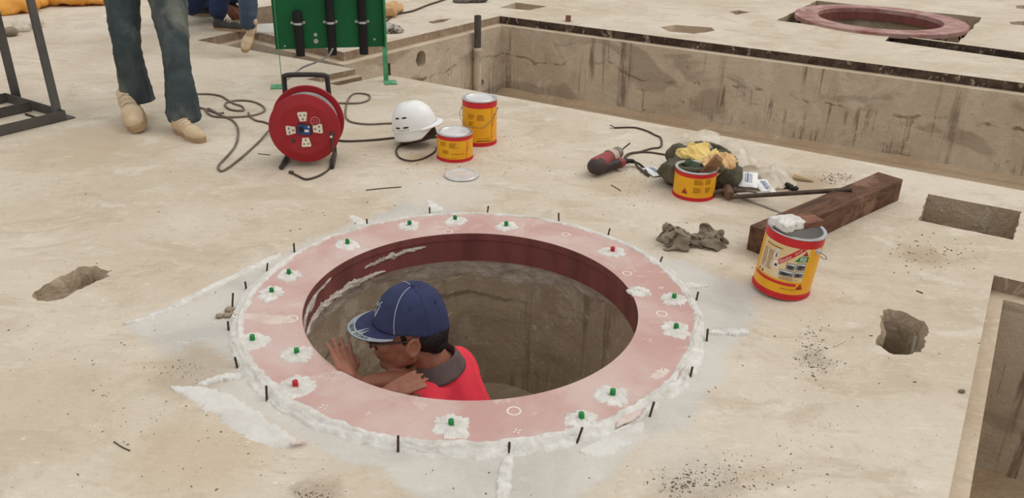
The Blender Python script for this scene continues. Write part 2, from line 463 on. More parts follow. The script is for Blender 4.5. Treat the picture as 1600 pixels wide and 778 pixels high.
# -- the second round opening's square pocket
sq = ccw(jag(GP([(1214, 32), (1276, 1), (1534, 27), (1498, 67), (1392, 54), (1300, 43)]), 0.02, 0.09, 3))
slot = ccw(GP([(1383, 64), (1392, 55), (1700, 95), (1700, 108)]))
# -- pockets
oval = ccw(jag(GP([(50, 461), (62, 452), (95, 431), (122, 417), (150, 415), (172, 424), (172, 431), (148, 441), (120, 453), (98, 467), (74, 471), (57, 470)]), 0.014, 0.015, 1))
sqh = ccw(jag(GP([(1369, 530), (1377, 500), (1383, 484), (1412, 487), (1445, 502), (1451, 513), (1440, 550), (1412, 554), (1389, 551), (1376, 541)]), 0.014, 0.012, 2))
rect = ccw(jag(GP([(1450, 303), (1597, 331), (1583, 375), (1435, 344)]), 0.006, 0.03, 4))
tiny = [ccw(jag(GP(l), 0.012, 0.05, i)) for i, l in enumerate([
    [(780, 12), (806, 4), (855, 10), (826, 16)], [(1032, 42), (1055, 39), (1112, 43), (1117, 48), (1085, 53), (1045, 49)],
    [(1140, 18), (1155, 16), (1172, 19), (1150, 23)], [(1577, 34), (1600, 33), (1640, 38), (1640, 43), (1580, 38)],
    [(1586, 9), (1600, 8), (1640, 12), (1640, 17), (1588, 13)], [(668, 34), (690, 30), (706, 29), (694, 34), (676, 37)]])]
backpit = ccw(GP([(376, 37), (384, 14), (470, 3), (560, 22), (440, 38)]))
circ = [RC+V((math.cos(2*PI*k/128), math.sin(2*PI*k/128), 0))*(ROUT-0.03) for k in range(128)]
outer = [V((-16, -1.2, 0)), V((14, -1.2, 0)), V((14, 26, 0)), V((-16, 26, 0))]
cross = lambda a, b: a.x*b.y-a.y*b.x
hp = ccw(hole_longpit)
fl = planar(outer, [hp, rightpit, sq, slot, oval, sqh, rect, backpit, circ]+tiny, lambda x, y: V((x, y, 0)))
struct('floor', fl, M_floor, fix=False)

def well(name, poly, z0, z1, mside, jagged=0.0, floor_mat=None, floor_name=None, inw=0.0, skip=(), rows=6, cham=0.0):
    mb = MB(); c = sum((V(p) for p in poly), V((0, 0, 0)))/len(poly)
    n = len(poly)
    rowsP = []
    for r in range(rows+1):
        t = r/rows; L = []
        for p in poly:
            q = V((p[0], p[1], z0+(z1-z0)*t))
            if r: q += V((nz(q, 14, 1), nz(q, 14, 7), 0))*jagged + (c-V((p[0], p[1], 0)))*inw*t + (c-V((p[0], p[1], 0))).normalized()*(cham*(1+0.8*nz((p[0], p[1], 0), 9, 4)) if r else 0)
            L.append(q)
        rowsP.append(L)
    for r in range(rows):
        A, B = rowsP[r], rowsP[r+1]
        for k in range(n):
            if k in skip: continue
            q = (k+1) % n
            mb.bm.faces.new([mb.bm.verts.new(p) for p in (A[k], B[k], B[q], A[q])])
    bmesh.ops.remove_doubles(mb.bm, verts=list(mb.bm.verts), dist=1e-6)
    o = struct(name, mb, mside, fix=False)
    if floor_mat:
        L = rowsP[-1]
        fb = planar([V((p.x, p.y)) for p in L], [], lambda x, y: V((x, y, z1+(nz((x, y, 0), 6)*0.02 if jagged else 0))))
        struct(floor_name or 'floor_pocket', fb, floor_mat, fix=False)
    return o
def wallquad(name, a, b, z0, z1, m, holes=(), seg=0.12):
    """vertical wall from a to b; holes: list of (distance along, height, radius u, radius v)"""
    a, b = V(a), V(b); L = (b-a).length; t = (b-a)/L
    hs = [[(u+ru*math.cos(2*PI*k/20)*(1+0.2*nz((k, u, 0), 1.3)), v+rv*math.sin(2*PI*k/20)) for k in range(20)] for (u, v, ru, rv) in holes]
    pl = planar([V((0, z1)), V((L, z1)), V((L, z0)), V((0, z0))], [[V(p) for p in h] for h in hs], lambda x, y: V((a.x+t.x*x, a.y+t.y*x, y)))
    nn = V((t.y, -t.x, 0))
    for h in hs:
        ring0 = [V((a.x+t.x*p[0], a.y+t.y*p[0], p[1])) for p in h]
        pl.quadstrip(ring0, [q+nn*0.16 for q in ring0], closed=True)
        pl.bm.faces.new([pl.bm.verts.new(q+nn*0.16) for q in ring0])
    bmesh.ops.recalc_face_normals(pl.bm, faces=list(pl.bm.faces))
    return struct(name, pl, m, fix=False)

# long pit: rebate, ledge, walls, floor
D1, LW, PD = 0.058, 0.062, 0.60
wds = [0.0, 0.0, LW, LW, LW, LW]              # edges A-F (none), F-E, E-D, D-C, C-B, B-A
ins = inset(longpit, wds)
mb = MB(); mb.quadstrip([pD, pC, pB, pA], up([pD, pC, pB, pA], -D1))
struct('trim_1', mb, M_edge, fix=False)
mb = MB(); mb.quadstrip(up([pE, pD], -0.0), up([pE, pD], -D1))
struct('trim_2', mb, M_rust, fix=False)
mb = MB(); mb.quadstrip(up([pE, pD, pC, pB, pA], -D1), up([ins[2], ins[3], ins[4], ins[5], ins[0]], -D1-0.004))
struct('trim_3', mb, M_ledge, fix=False)
iE, iD, iC, iB, iA = ins[2], ins[3], ins[4], ins[5], ins[0]
wallquad('wall_back', iE, iD, -D1-0.004, -PD, M_pit)
hA = G(658, 93, -0.3); uu = (iD-iC).normalized()
def alongwall(px, py, a, t):                 # where a pixel's ray meets the vertical wall through a along t
    d = (px-800)*CX+(py-389)*CD+FPX*CF; nn = V((-t.y, t.x, 0)); k = (a-CAM).dot(nn)/d.dot(nn); p = CAM+d*k
    return (p-a).dot(t), p.z, p
u1, v1, _ = alongwall(658, 92, iD, -uu); u2, v2, _ = alongwall(753, 130, iD, -uu)
wallquad('wall_left', iD, iC, -D1-0.004, -PD, M_pit, [(u1, v1, 0.055, 0.06), (u2, v2, 0.03, 0.03)])
wallquad('wall_left_channel', iC, iB, -D1-0.004, -PD, M_pit)
wallquad('wall_left_end', iB, iA, -D1-0.004, -PD, M_pit)
mb = MB(); mb.quadstrip([pA, n4], up([pA, n4], -PD)); mb.quadstrip(up([n4, n1], -0.24), up([n4, n1], -PD)); mb.quadstrip([n1, pF], up([n1, pF], -PD))
mb.quadstrip([pF, pE], up([pF, pE], -PD))
struct('wall_front', mb, M_pit, fix=False)
struct('floor_pit', planar([V((p.x, p.y)) for p in ccw([pA, pF, pE, iD, iC, iB])], [], lambda x, y: V((x, y, -PD+0.0))), M_sand, fix=False)
# sand fillet heaped along the foot of the back wall
mb = MB()
def fil(u, v):
    p = iD+(iE-iD)*u; nn = V((-dfar.y, dfar.x, 0)); nn = nn if nn.y < 0 else -nn
    k = 0.10*(0.8+0.5*nz((u*30, 0, 0), 1)); q = p+nn*(k*v)
    return V((q.x, q.y, -PD+0.001+0.028*(1-v)**2*(1+0.8*nz((u*24, 3, 0), 1))))
mb.grid(fil, 120, 5); struct('floor_pit_fillet', mb, M_sand)
# notch in the near edge
mb = MB(); nf = -0.24
mb.quadstrip([n4, n3, n2, n1], up([n4, n3, n2, n1], -0.035))
ni = inset(ccw(notch), [0.05]*4); ni = [ni[ccw(notch).index(q)] for q in notch]
mb2 = MB(); mb2.quadstrip(up([n4, n3, n2, n1], -0.035), [V((p.x, p.y, -0.038)) for p in (n4+(n1-n4).normalized()*0.05, ni[1], ni[2], n1-(n1-n4).normalized()*0.05)])
e4, e1 = n4+(n1-n4).normalized()*0.05, n1-(n1-n4).normalized()*0.05
mb.quadstrip(up([e4, ni[1], ni[2], e1], -0.038), up([e4, ni[1], ni[2], e1], nf))
struct('wall_notch', mb, M_edge, fix=False); struct('trim_4', mb2, M_ledge, fix=False)
struct('floor_notch', planar([V((p.x, p.y)) for p in ccw([e4, ni[1], ni[2], e1])], [], lambda x, y: V((x, y, nf))), M_hole, fix=False)
# right pit
RD1, RLW, RPD = 0.055, 0.045, 0.72
ri = inset(rightpit, [RLW]*4)
mb = MB(); mb.quadstrip(rightpit, up(rightpit, -RD1), closed=True); struct('trim_5', mb, M_edge, fix=False)
mb = MB(); mb.quadstrip(up(rightpit, -RD1), up(ri, -RD1-0.003), closed=True); struct('trim_6', mb, M_ledge, fix=False)
mb = MB(); mb.quadstrip(up(ri, -RD1-0.003), up(ri, -RPD), closed=True); struct('wall_right_pit', mb, M_pit, fix=False)
struct('floor_right_pit', planar([V((p.x, p.y)) for p in ri], [], lambda x, y: V((x, y, -RPD))), M_sand, fix=False)
# pockets
well('wall_square_pocket', sqh, 0, -0.30, M_hole, 0.010, M_hole, 'floor_square_pocket', inw=0.02, rows=10, cham=0.014)
well('wall_oval_pocket', oval, 0, -0.12, M_hole, 0.022, M_hole, 'floor_oval_pocket', inw=0.2, cham=0.012)
well('wall_rect_pocket', rect, 0, -0.36, M_hole, 0.004, M_hole, 'floor_rect_pocket', rows=4)
for t_ in tiny: well('wall_small_pocket', t_, 0, -0.09, M_hole, 0.02, M_hole, 'floor_small_pocket', inw=0.15, rows=3)
well('wall_back_pit', backpit, 0, -0.75, M_hole, 0, M_sand, 'floor_back_pit', rows=2)
well('wall_ring_pocket', sq, 0, -0.30, M_hole, 0.02, rows=3)
_q = G(1374, 29.0, 0.02); _c2 = [V((_q.x+0.55*math.cos(2*PI*k/64), _q.y+0.55*math.sin(2*PI*k/64), 0)) for k in range(64)]
struct('floor_ring_pocket', planar([V((p.x, p.y)) for p in ccw(sq+[])], [_c2], lambda x, y: V((x, y, -0.30))), M_hole, fix=False)
well('wall_slot', slot, 0, -0.10, M_rust, 0, M_rust, 'floor_slot', rows=1)
# round well under the ring in the foreground
WD, WR = -0.72, 0.535
mb = MB(); N = 144
def wellw(u, v):
    a = 2*PI*u; z = -0.075+(WD+0.075)*v
    r = WR + 0.006*nz((math.cos(a)*6, math.sin(a)*6, z*8), 1)
    return RC+V((r*math.cos(a), r*math.sin(a), z))
mb.grid(wellw, N, 28, closeu=True)
for f in mb.bm.faces: f.normal_flip()
struct('wall_well', mb, M_well, fix=False)
mb = MB()
mb.grid(lambda u, v: RC+V((0.545*v*math.cos(2*PI*u), 0.545*v*math.sin(2*PI*u), WD+0.02+0.02*nz((0.545*v*math.cos(2*PI*u), 0.545*v*math.sin(2*PI*u), 0), 7)+0.05*v**6)), 96, 16, closeu=True)
struct('floor_well', mb, M_hole)
# white mortar collar smeared under the steel collar
M_mortar = mat('grey_mortar', (214, 205, 192), (176, 166, 151), rough=0.95, scale=14, bump=0.9, bscale=40, bd=0.01)
mb = MB()
def mort(u, v):
    a = 2*PI*u; c = V((math.cos(a)*2.2, math.sin(a)*2.2, 0)); wv = 0.035+0.075*max(0.0, 0.35+nz(c, 0.9, 2.0)+0.25*math.sin(a))+0.016*nz(c, 5, 1)+0.010*nz(c, 14, 4)
    z = -0.092-wv*v+0.007*nz(V((c.x, c.y, v*2)), 7); r = RIN+0.010+(WR-RIN-0.012)*min(1, v*1.6) - 0.010*math.sin(PI*v)*(0.6+0.8*nz(V((c.x, c.y, v*2)), 5)) + 0.004*(v > 0.99)
    return RC+V((r*math.cos(a), r*math.sin(a), z))
mb.grid(mort, 240, 6, closeu=True)
struct('trim_7', mb, M_mortar)
# a concrete well beneath the second ring
r2 = G(1374, 29.0, 0.02); R2O, R2I = 0.685, 0.50
mb = MB(); mb.lathe([(R2I+0.045, -0.08), (R2I+0.045, -1.0), (0, -1.0)], 64, Matrix.Translation(V((r2.x, r2.y, 0))))
for f in mb.bm.faces: f.normal_flip()
struct('wall_far_well', mb, M_well, fix=False)
# ------------------------------------------------------------------ the red steel ring and what is sealed on it
def dusty_red(name, red, dust, lo, hi):
    n = NT(name); p = n.pos()
    f = n.ramp(n.noise(p, 3.2, 7, 0.62, 0.4), lo, hi)
    col = n.mix(f, lin(red), lin(dust))
    col = n.mix(n.ramp(n.noise(p, 9, 8, 0.7, 0.7), 0.56, 0.66, 0, 0.55), col, lin((222, 206, 194)))
    col = n.mix(n.ramp(n.noise(p, 22, 6, 0.7), 0.62, 0.74, 0, 0.35), col, lin((150, 84, 78)))
    col = n.mix(n.ramp(n.noise(n.mapv(p, (1, 3, 1)), 60, 3, 0.6), 0.7, 0.76, 0, 0.7), col, lin((232, 220, 210)))
    return n.done(col, 0.75, 0, 0.2, n.bump(n.noise(p, 45, 5), 0.12, 0.004))
M_flange = dusty_red('dusty_red_flange_paint', (196, 157, 149), (209, 185, 177), 0.34, 0.66)
n = NT('dark_red_collar_paint'); p = n.pos()
col = n.mix(n.ramp(n.noise(n.mapv(p, (4, 4, 1)), 3, 6, 0.6), 0.35, 0.7), lin((138, 80, 76)), lin((112, 67, 63)))
col = n.mix(n.ramp(n.noise(n.mapv(p, (1, 1, 6)), 12, 5, 0.6), 0.66, 0.74, 0, 0.5), col, lin((150, 116, 106)))
M_collar = n.done(col, 0.5, 0, 0.35)
n = NT('white_sealant'); p = n.pos()
col = n.mix(n.ramp(n.noise(p, 18, 6, 0.6), 0.4, 0.7), lin((237, 233, 226)), lin((222, 216, 207)))
M_seal = n.done(col, 0.7, 0, 0.25, n.bump(n.noise(n.mapv(p, (1, 1, 1)), 34, 9, 0.66, 1.2), 1.0, 0.009))
n = NT('thin_grey_sealant'); p = n.pos()
col = n.mix(n.ramp(n.noise(p, 14, 6, 0.6), 0.4, 0.7), lin((222, 218, 211)), lin((208, 203, 195)))
M_seal2 = n.done(col, 0.75, 0, 0.2, n.bump(n.noise(p, 55, 6, 0.65, 1.0), 0.5, 0.006))
M_seal3 = mat('dried_pale_smear', (222, 205, 197), (208, 184, 176), rough=0.9, scale=16, bump=0.5, bscale=40, bd=0.006)
M_lump = mat('grey_brown_mortar_lump', (168, 154, 137), (132, 118, 102), rough=0.95, scale=40, bump=0.6)
M_green = mat('green_plastic', (28, 142, 66), (20, 116, 52), rough=0.4, bump=0)
M_redcap = mat('red_plastic', (186, 40, 46), (160, 28, 36), rough=0.4, bump=0)
M_rebar = mat('dark_rebar', (78, 60, 51), (58, 45, 39), rough=0.7, metal=0.3, scale=40)
M_mark = mat('white_paint_mark', (238, 226, 218), (230, 214, 204), rough=0.9, bump=0)

ZT = 0.012
ring = thing('manhole_ring', (RC.x, RC.y, 0), 'large dusty red steel ring in the floor around the pit with the capped man', 'steel ring')
mb = MB(); mb.lathe([(RIN, ZT), (ROUT, ZT), (ROUT, -0.012), (RIN, -0.012)], 192, close=True)
mb.build('flange', M_flange, ring, sharp=30)
mb = MB(); mb.lathe([(RIN-0.001, ZT-0.001), (RIN-0.001, -0.014), (RIN+0.003, -0.016), (RIN+0.003, -0.098), (RIN+0.013, -0.098), (RIN+0.013, -0.013)], 192)
tag(mb.build('collar', M_collar, ring, sharp=30), 'dark red inner collar')
def blobpatch(c, rx, ry, ang, h, z0, seed, nu=56, nv=9, sp=0.3):
    mb = MB()
    def fn(u, v):
        a = 2*PI*u; ca, sa = math.cos(a), math.sin(a)
        k = 1+sp*nz((ca*1.6, sa*1.6, seed), 1)+0.26*nz((ca*4, sa*4, seed), 1)+0.20*nz((ca*11, sa*11, seed), 1)
        x, y = ca*v*rx*k, sa*v*ry*k
        sw = 0.5+0.5*math.sin(v*11+2.0*nz((ca*2, sa*2, seed+3), 1)*2+seed)
        z = z0-0.002+h*(1-v**3.0)*(0.55+0.35*sw+0.5*nz((x*60, y*60, seed), 1)) + 0.0022*(1 if v < 0.99 else 0)
        if v > 0.99: z = z0-0.003
        r = Matrix.Rotation(ang, 3, 'Z') @ V((x, y, 0))
        return V((c.x+r.x, c.y+r.y, max(z, z0-0.003)))
    mb.grid(fn, nu, nv, closeu=True)
    return mb
BOLTS = [(640, 350, 0), (711, 342, 0), (791, 351, 0), (543, 379, 0), (452, 427, 0), (425, 456, 0), (395, 530, 0), (464, 551, 0), (705, 663, 0), (908, 652, 0), (957, 615, 0), (1056, 512, 0), (1053, 465, 0), (957, 391, 1), (462, 602, 1), (998, 455, 2)]
for i, (px, py, k) in enumerate(BOLTS):
    c = G(px, py+(3 if k < 2 else 0), ZT)
    big = 0.030+0.012*abs(nz((i, 2, 0), 3.1)) if k < 2 else 0.026
    if py > 500: big *= 1.12
    s = blobpatch(c, big*1.3, big*1.35, i*1.3, 0.008, ZT, i*7.3)
    tag(s.build('sealant_patch', M_seal, ring, world=True), 'white sealant patch')
    if k < 2:
        mb = MB(); T = Matrix.Translation(V((c.x, c.y, ZT+0.004))) @ Matrix.Rotation(i, 4, 'Z')
        mb.lathe([(0, 0.0165), (0.0055, 0.0165), (0.0074, 0.015), (0.0078, -0.004)], 6 if k == 0 else 14, T)
        tag(mb.build('bolt_cap', M_redcap if k else M_green, ring, world=True, sharp=25), 'red bolt cap' if k else 'green bolt cap')
for (px, py, s) in [(506, 636, 0.014), (887, 668+6, 0.014), (1033, 450, 0.012), (1036, 578, 0.012), (889, 368, 0.010), (430, 597, 0.0), (808, 674, 0.012)]:
    if s <= 0: continue
    c = G(px, py, ZT)
    mb = MB()
    for a in (0.5, 2.0): mb.box((c.x, c.y, ZT+0.0006), (s*1.7, 0.0032, 0.0012), Matrix.Rotation(a, 3, 'Z'))
    mb.build('paint_mark', M_mark, ring, world=True)
for (px, py, s) in [(980, 427, 0.012), (1034, 490, 0.013), (372, 562-70, 0.012), (803, 642, 0.014), (700, 362, 0.013), (884, 366, 0.012), (455, 498, 0.016)]:
    c = G(px, py, ZT); mb = MB()
    mb.lathe([(s, 0.0002), (s+0.0022, 0.0009), (s+0.0042, 0.0002)], 24, Matrix.Translation(V((c.x, c.y, ZT))))
    mb.build('paint_mark', M_mark, ring, world=True)
# broad smears of sealant lying on the flange's left side and collar
for (px, py, rx, ry, a, h) in [(418, 498, 0.078, 0.030, -0.15, 0.002), (523, 586, 0.016, 0.008, 0.3, 0.004), (465, 690, 0.018, 0.006, 0.4, 0.002), (1030, 585, 0.03, 0.018, 0.6, 0.002), (985, 650, 0.05, 0.012, 0.7, 0.003), (575, 588+58, 0.012, 0.006, 1.0, 0.002)]:
    s = blobpatch(G(px, py, ZT), rx, ry, a, h, ZT, px*0.37, sp=0.6)
    tag(s.build('sealant_smear', M_seal3, ring, world=True), 'thin pale sealant smear')
def collarsmear(a0, a1, z0, z1, wd, seed):
    mb = MB()
    def fn(u, v):
        a = a0+(a1-a0)*u; zc = z0+(z1-z0)*u + 0.006*nz((u*8, seed, 0), 1); w_ = wd*math.sin(PI*u)**0.5*(1+1.3*nz((u*9+0.3*v, seed, 2), 1)+0.8*nz((u*31, seed, v), 1))
        t = v*2-1; r = RIN+0.003-0.006*(1-t*t)*(0.6+1.0*nz((u*14, v*6, seed), 1))
        return V((r*math.cos(a), r*math.sin(a), min(zc+t*w_, ZT+0.003)))
    mb.grid(fn, 120, 10)
    return tag(mb.build('sealant_smear', M_mortar, ring), 'pale sealant smeared on the collar')
collarsmear(math.radians(215), math.radians(158), -0.075, -0.010, 0.022, 1)
collarsmear(math.radians(140), math.radians(112), -0.048, -0.030, 0.009, 4)
collarsmear(math.radians(185), math.radians(130), -0.092, -0.088, 0.014, 9)
# band of sealant along the ring's outer edge
mb = MB()
def band(u, v):
    a = 2*PI*u; c = V((math.cos(a)*2, math.sin(a)*2, 0))
    front = 0.5-0.5*math.sin(a)
    i_ = ROUT-0.010-0.010*front+0.010*nz(c, 1.5, 1)+0.010*nz(c, 6, 2)+0.007*nz(c, 22, 3)
    o_ = ROUT+0.020+0.012*front+0.014*nz(c, 1.8, 5)+0.010*nz(c, 7, 6)+0.006*nz(c, 21, 7)
    r = i_+(o_-i_)*v; t = v*2-1
    h = 0.0075*(1-abs(t)**7)*(0.75+0.45*nz((c.x*1.0, c.y*1.0, v*1.5), 3)+0.5*(1-2.5*abs(nz((c.x*2.2, c.y*2.2, v*3.2), 1.6, 3)))+0.25*nz((c.x, c.y, v*2), 14))
    base = (ZT-0.002)*(1-v)+(-0.002)*v
    base = ZT-0.002 if r < ROUT else -0.002+(ZT)*max(0, 1-(r-ROUT)/0.02)
    return V((r*math.cos(a)+RC.x, r*math.sin(a)+RC.y, base+max(h, 0)))
mb.grid(band, 560, 14, closeu=True)
tag(mb.build('sealant_band', M_seal, sharp=180), 'ragged white sealant band all around the outer edge of the large red ring', 'sealant')
def strip(name, pts, wd, h, label, seed, m=None, nseg=14, cat='sealant'):
    P = catmull([G(*q) for q in pts], nseg); n = len(P)
    mb = MB()
    ws = wd if isinstance(wd, list) else [wd]*len(pts)
    def fn(u, v):
        f = u*(n-1); i = min(int(f), n-2); p = P[i]+(P[i+1]-P[i])*(f-i); t = (P[i+1]-P[i]).normalized(); nn = V((-t.y, t.x, 0))
        g = u*(len(ws)-1); j = min(int(g), len(ws)-2); w_ = ws[j]+(ws[j+1]-ws[j])*(g-j)
        k = v*2-1; e = min(1, u*14, (1-u)*14)**0.5
        wl = w_*0.5*e*(1+0.35*nz((u*9, k*0.5, seed), 1)+0.35*nz((u*37, k, seed), 1)); q = p+nn*(k*wl)
        z = -0.002+h*(1-abs(k)**7)*(0.75+0.35*nz((q.x*18, q.y*18, seed), 1)+0.35*(1-2.5*abs(nz((u*5, k*1.4, seed), 1.5)))+0.2*nz((q.x*60, q.y*60, seed), 1))+0.002*(1-abs(k)**6)
        return V((q.x, q.y, max(z, -0.002)))
    mb.grid(fn, max(24, int(n*1.6)), 8)
    return tag(mb.build(name, m or M_seal, sharp=180), label, cat, 'sealant strips on the floor around the ring')
strip('sealant_strip', [(1108, 521), (1130, 520), (1150, 520), (1170, 519)], [0.02, 0.034, 0.04, 0.03], 0.008, 'short white sealant strip running off the right edge of the large red ring', 1)
strip('sealant_strip', [(793, 712), (789, 735), (787, 760), (786, 792)], [0.03, 0.034, 0.034, 0.034], 0.006, 'white sealant strip running from the ring to the bottom edge of the photo', 2)
strip('sealant_strip', [(266, 606), (300, 612), (340, 628), (380, 655), (425, 682), (467, 697)], [0.012, 0.05, 0.085, 0.085, 0.07, 0.03], 0.005, 'broad leaf-shaped pale sealant smear on the floor left of the ring', 3, M_seal2)
strip('sealant_strip', [(306, 604), (330, 597), (352, 590), (378, 589)], [0.012, 0.026, 0.034, 0.03], 0.008, 'thin white sealant strip joining the leaf-shaped smear to the ring', 4)
strip('sealant_strip', [(193, 508), (250, 490), (310, 460), (360, 436), (410, 412), (441, 396)], [0.02, 0.028, 0.034, 0.03, 0.04, 0.02], 0.007, 'long ragged white sealant line on the floor at upper left of the ring', 5)
strip('sealant_strip', [(666, 312), (675, 320), (684, 331)], [0.01, 0.04, 0.07], 0.004, 'wedge-shaped white sealant smear behind the far rim of the large ring', 6)
strip('sealant_strip', [(547, 337), (558, 344), (570, 352)], [0.02, 0.045, 0.04], 0.004, 'small sealant smear by the rebar stub at the ring\'s upper left', 7)
strip('sealant_strip', [(1070, 446), (1090, 447), (1107, 447)], [0.05, 0.04, 0.012], 0.005, 'small pointed sealant spur on the right of the ring near the upright stub', 8)
strip('sealant_strip', [(1005, 700-40), (975, 680), (940, 700), (905, 706)], [0.03, 0.06, 0.07, 0.02], 0.003, 'thin feathered sealant smear on the floor in front of the ring at lower right', 9, M_seal2)
# rebar stubs
STUB = [(363, 480, 364, 458, 'dark rebar stub at the left of the ring above the small mortar lumps'), (385, 453, 383, 440, 'mortar-smeared rebar stub between two stubs at the ring\'s upper left'),
        (357, 516, 356, 502, 'short rebar stub at the ring\'s leftmost edge below the mortar lumps'), (371, 575, 367, 558, 'rebar stub at the left of the ring beside the thin sealant strip'),
        (417, 627, 416, 603, 'rebar stub at lower left of the ring near the red-capped bolt'), (622, 706, 622, 681, 'rebar stub in front of the ring, nearest below the man\'s shirt'),
        (795, 708, 796, 691, 'rebar stub at the head of the sealant strip in front of the ring'), (901, 693, 910, 668, 'leaning rebar stub in front of the ring beside a green-capped bolt at lower right'),
        (1015, 651, 1022, 628, 'leaning rebar stub at lower right of the ring, between its two neighbours'), (1078, 591, 1082, 573, 'rebar stub on the ring\'s right front edge below the short sealant strip'),
        (1104, 533, 1106, 514, 'rebar stub where the short sealant strip leaves the ring at right'), (1088, 469, 1091, 456, 'rebar stub at right of the ring beside a green-capped bolt and sealant spur'),
        (1030, 413, 1035, 401, 'tilted rebar stub at the ring\'s upper right near the grey rag'), (950, 368, 953, 357, 'rebar stub at upper right of the ring behind the red-capped bolt'),
        (873, 351, 873, 333, 'rebar stub on the far edge of the ring, right of the three far bolts'), (761, 337, 763, 322, 'rebar stub on the ring\'s far edge between two green-capped bolts'),
        (672, 338, 671, 324, 'rebar stub at the ring\'s far edge beside the wedge-shaped smear'), (574, 354, 573, 342, 'rebar stub at the far left edge of the ring beside a small sealant smear'),
        (460, 394, 459, 380, 'rebar stub at the ring\'s upper left where the long sealant line ends'), (417, 424, 418, 411, 'mortar-smeared rebar stub at the ring\'s upper left below the long sealant line')]
proto = None
for i, (bx, by, tx, ty, lb) in enumerate(STUB):
    b = G(bx, by); Z = depth(b); t = W(tx, ty, Z); d = t-b
    if proto is None:
        mb = MB(); mb.tube([(0, 0, -0.02), (0, 0, 0.5), (0.002, 0, 1.0)], 1.0, 8)
        for v in mb.bm.verts:
            if v.co.z > -0.01: pass
        mb.bm.transform(Matrix.Diagonal((0.0030, 0.0030, 1, 1)))
        proto = mb.build('rebar_stub', M_rebar); o = proto
        for v in o.data.vertices: v.co.z -= 0.0
    else:
        o = proto.copy(); COL.objects.link(o)
    o.rotation_mode = 'QUATERNION'; o.rotation_quaternion = d.to_track_quat('Z', 'Y'); o.location = b; o.scale = (1, 1, d.length)
    tag(o, lb, 'rebar stub', 'rebar stubs around the ring')
# small mortar lumps
for i, (px, py, r) in enumerate([(343, 496, 0.009), (360, 487, 0.012), (355, 495, 0.009), (363, 493, 0.008)]):
    g = G(px, py); mb = MB(); mb.ell((g.x, g.y, r*0.5), (r*1.3, r, r*0.8))
    mb = remeshed(mb, 0.003, 1, post=crumple(0.004, 80, i, 0))
    tag(mb.build('mortar_lump', M_lump), ['small dark-edged mortar lump lying apart at far left of the ring', 'largest mortar lump at the left rim by the tall stub', 'mortar lump beside the largest lump at the left rim', 'smallest mortar lump at the left rim of the ring'][i], 'mortar lump', 'mortar lumps')

# ------------------------------------------------------------------ second ring, far right
M_flange2 = dusty_red('dusty_brown_red_paint', (146, 98, 92), (180, 146, 138), 0.34, 0.64)
r2t = thing('manhole_ring', (r2.x, r2.y, 0), 'second dull red steel ring on thin legs over a square pocket far at top right', 'steel ring')
mb = MB(); mb.lathe([(R2I, 0.022), (R2O, 0.022), (R2O, -0.012), (R2I, -0.012)], 128, close=True); mb.build('flange', M_flange2, r2t, sharp=30)
mb = MB(); mb.lathe([(R2I+0.002, 0.020), (R2I+0.002, -0.075), (R2I+0.016, -0.075), (R2I+0.016, -0.01)], 128); tag(mb.build('collar', M_collar, r2t, sharp=30), 'dark red collar')
for k in range(8):
    a = k*PI/4+0.25; x, y = math.cos(a)*(R2O-0.03), math.sin(a)*(R2O-0.03)
    mb = MB(); mb.tube([(x, y, -0.01), (x, y, -0.29)], 0.008, 8); mb.tube([(x*0.94, y*0.94, -0.01), (x, y, -0.13)], 0.006, 6)
    mb.build('leg', M_rebar, r2t)
# ------------------------------------------------------------------ paint cans
M_yel = mat('yellow_label', (236, 172, 26), (228, 160, 22), rough=0.42, bump=0.03, spec=0.4)
M_yeldust = mat('dusty_yellow_label', (232, 176, 70), (222, 178, 110), rough=0.6, scale=9, bump=0.03)
M_red = mat('red_label', (206, 38, 44), (192, 32, 38), rough=0.42, bump=0.03, spec=0.4)
M_tin = mat('bright_tin', (206, 206, 208), (182, 182, 184), rough=0.28, metal=0.85, scale=18, bump=0.1, bscale=30)
M_tindull = mat('tin_lid', (228, 226, 223), (206, 204, 202), rough=0.35, metal=0.35, scale=9, bump=0.35, bscale=16, bd=0.006)
M_wire = mat('steel_wire', (140, 136, 130), rough=0.4, metal=0.8, bump=0)
M_ink = mat('printed_ink', (70, 48, 26), rough=0.6, bump=0)
M_inkbrown = mat('brown_print', (150, 98, 20), rough=0.6, bump=0)
M_white = mat('white_print', (238, 234, 226), rough=0.6, bump=0)
M_grn = mat('green_print', (36, 128, 66), rough=0.6, bump=0)
M_pale = mat('pale_label_panel', (230, 206, 160), (220, 190, 138), rough=0.6, bump=0)
M_greyp = mat('grey_photo_print', (140, 142, 148), (92, 94, 100), rough=0.5, scale=60, bump=0)
M_black = mat('black_print', (34, 30, 28), rough=0.6, bump=0)
M_dark = mat('dark_grey_residue', (70, 68, 66), (52, 50, 50), rough=0.6, scale=20, bump=0.5, bscale=30)
def cyl(R, off=0.0006):
    return lambda s, z: V(((R+off)*math.sin(s/R), -(R+off)*math.cos(s/R), z))
def patch(mb, fn, quad, n=8):                # quad corners (s,z) a b c d
    a, b, c, d = [V((q[0], q[1], 0)) for q in quad]
    def f(u, v):
        p = (a*(1-u)+b*u)*(1-v)+(d*(1-u)+c*u)*v
        return fn(p.x, p.y)
    mb.grid(f, n, 2)
def textblock(mb, fn, s0, s1, z0, z1, rows, seed):
    rnd = random.Random(seed); dz = (z1-z0)/rows
    for r in range(rows):
        z = z1-dz*(r+0.5); s = s0; e = s1-(s1-s0)*rnd.uniform(0, 0.35)
        while s < e:
            l = rnd.uniform(0.003, 0.009)
            patch(mb, fn, [(s, z-dz*0.26), (min(s+l, e), z-dz*0.26), (min(s+l, e), z+dz*0.26), (s, z+dz*0.26)], 1); s += l+0.0016
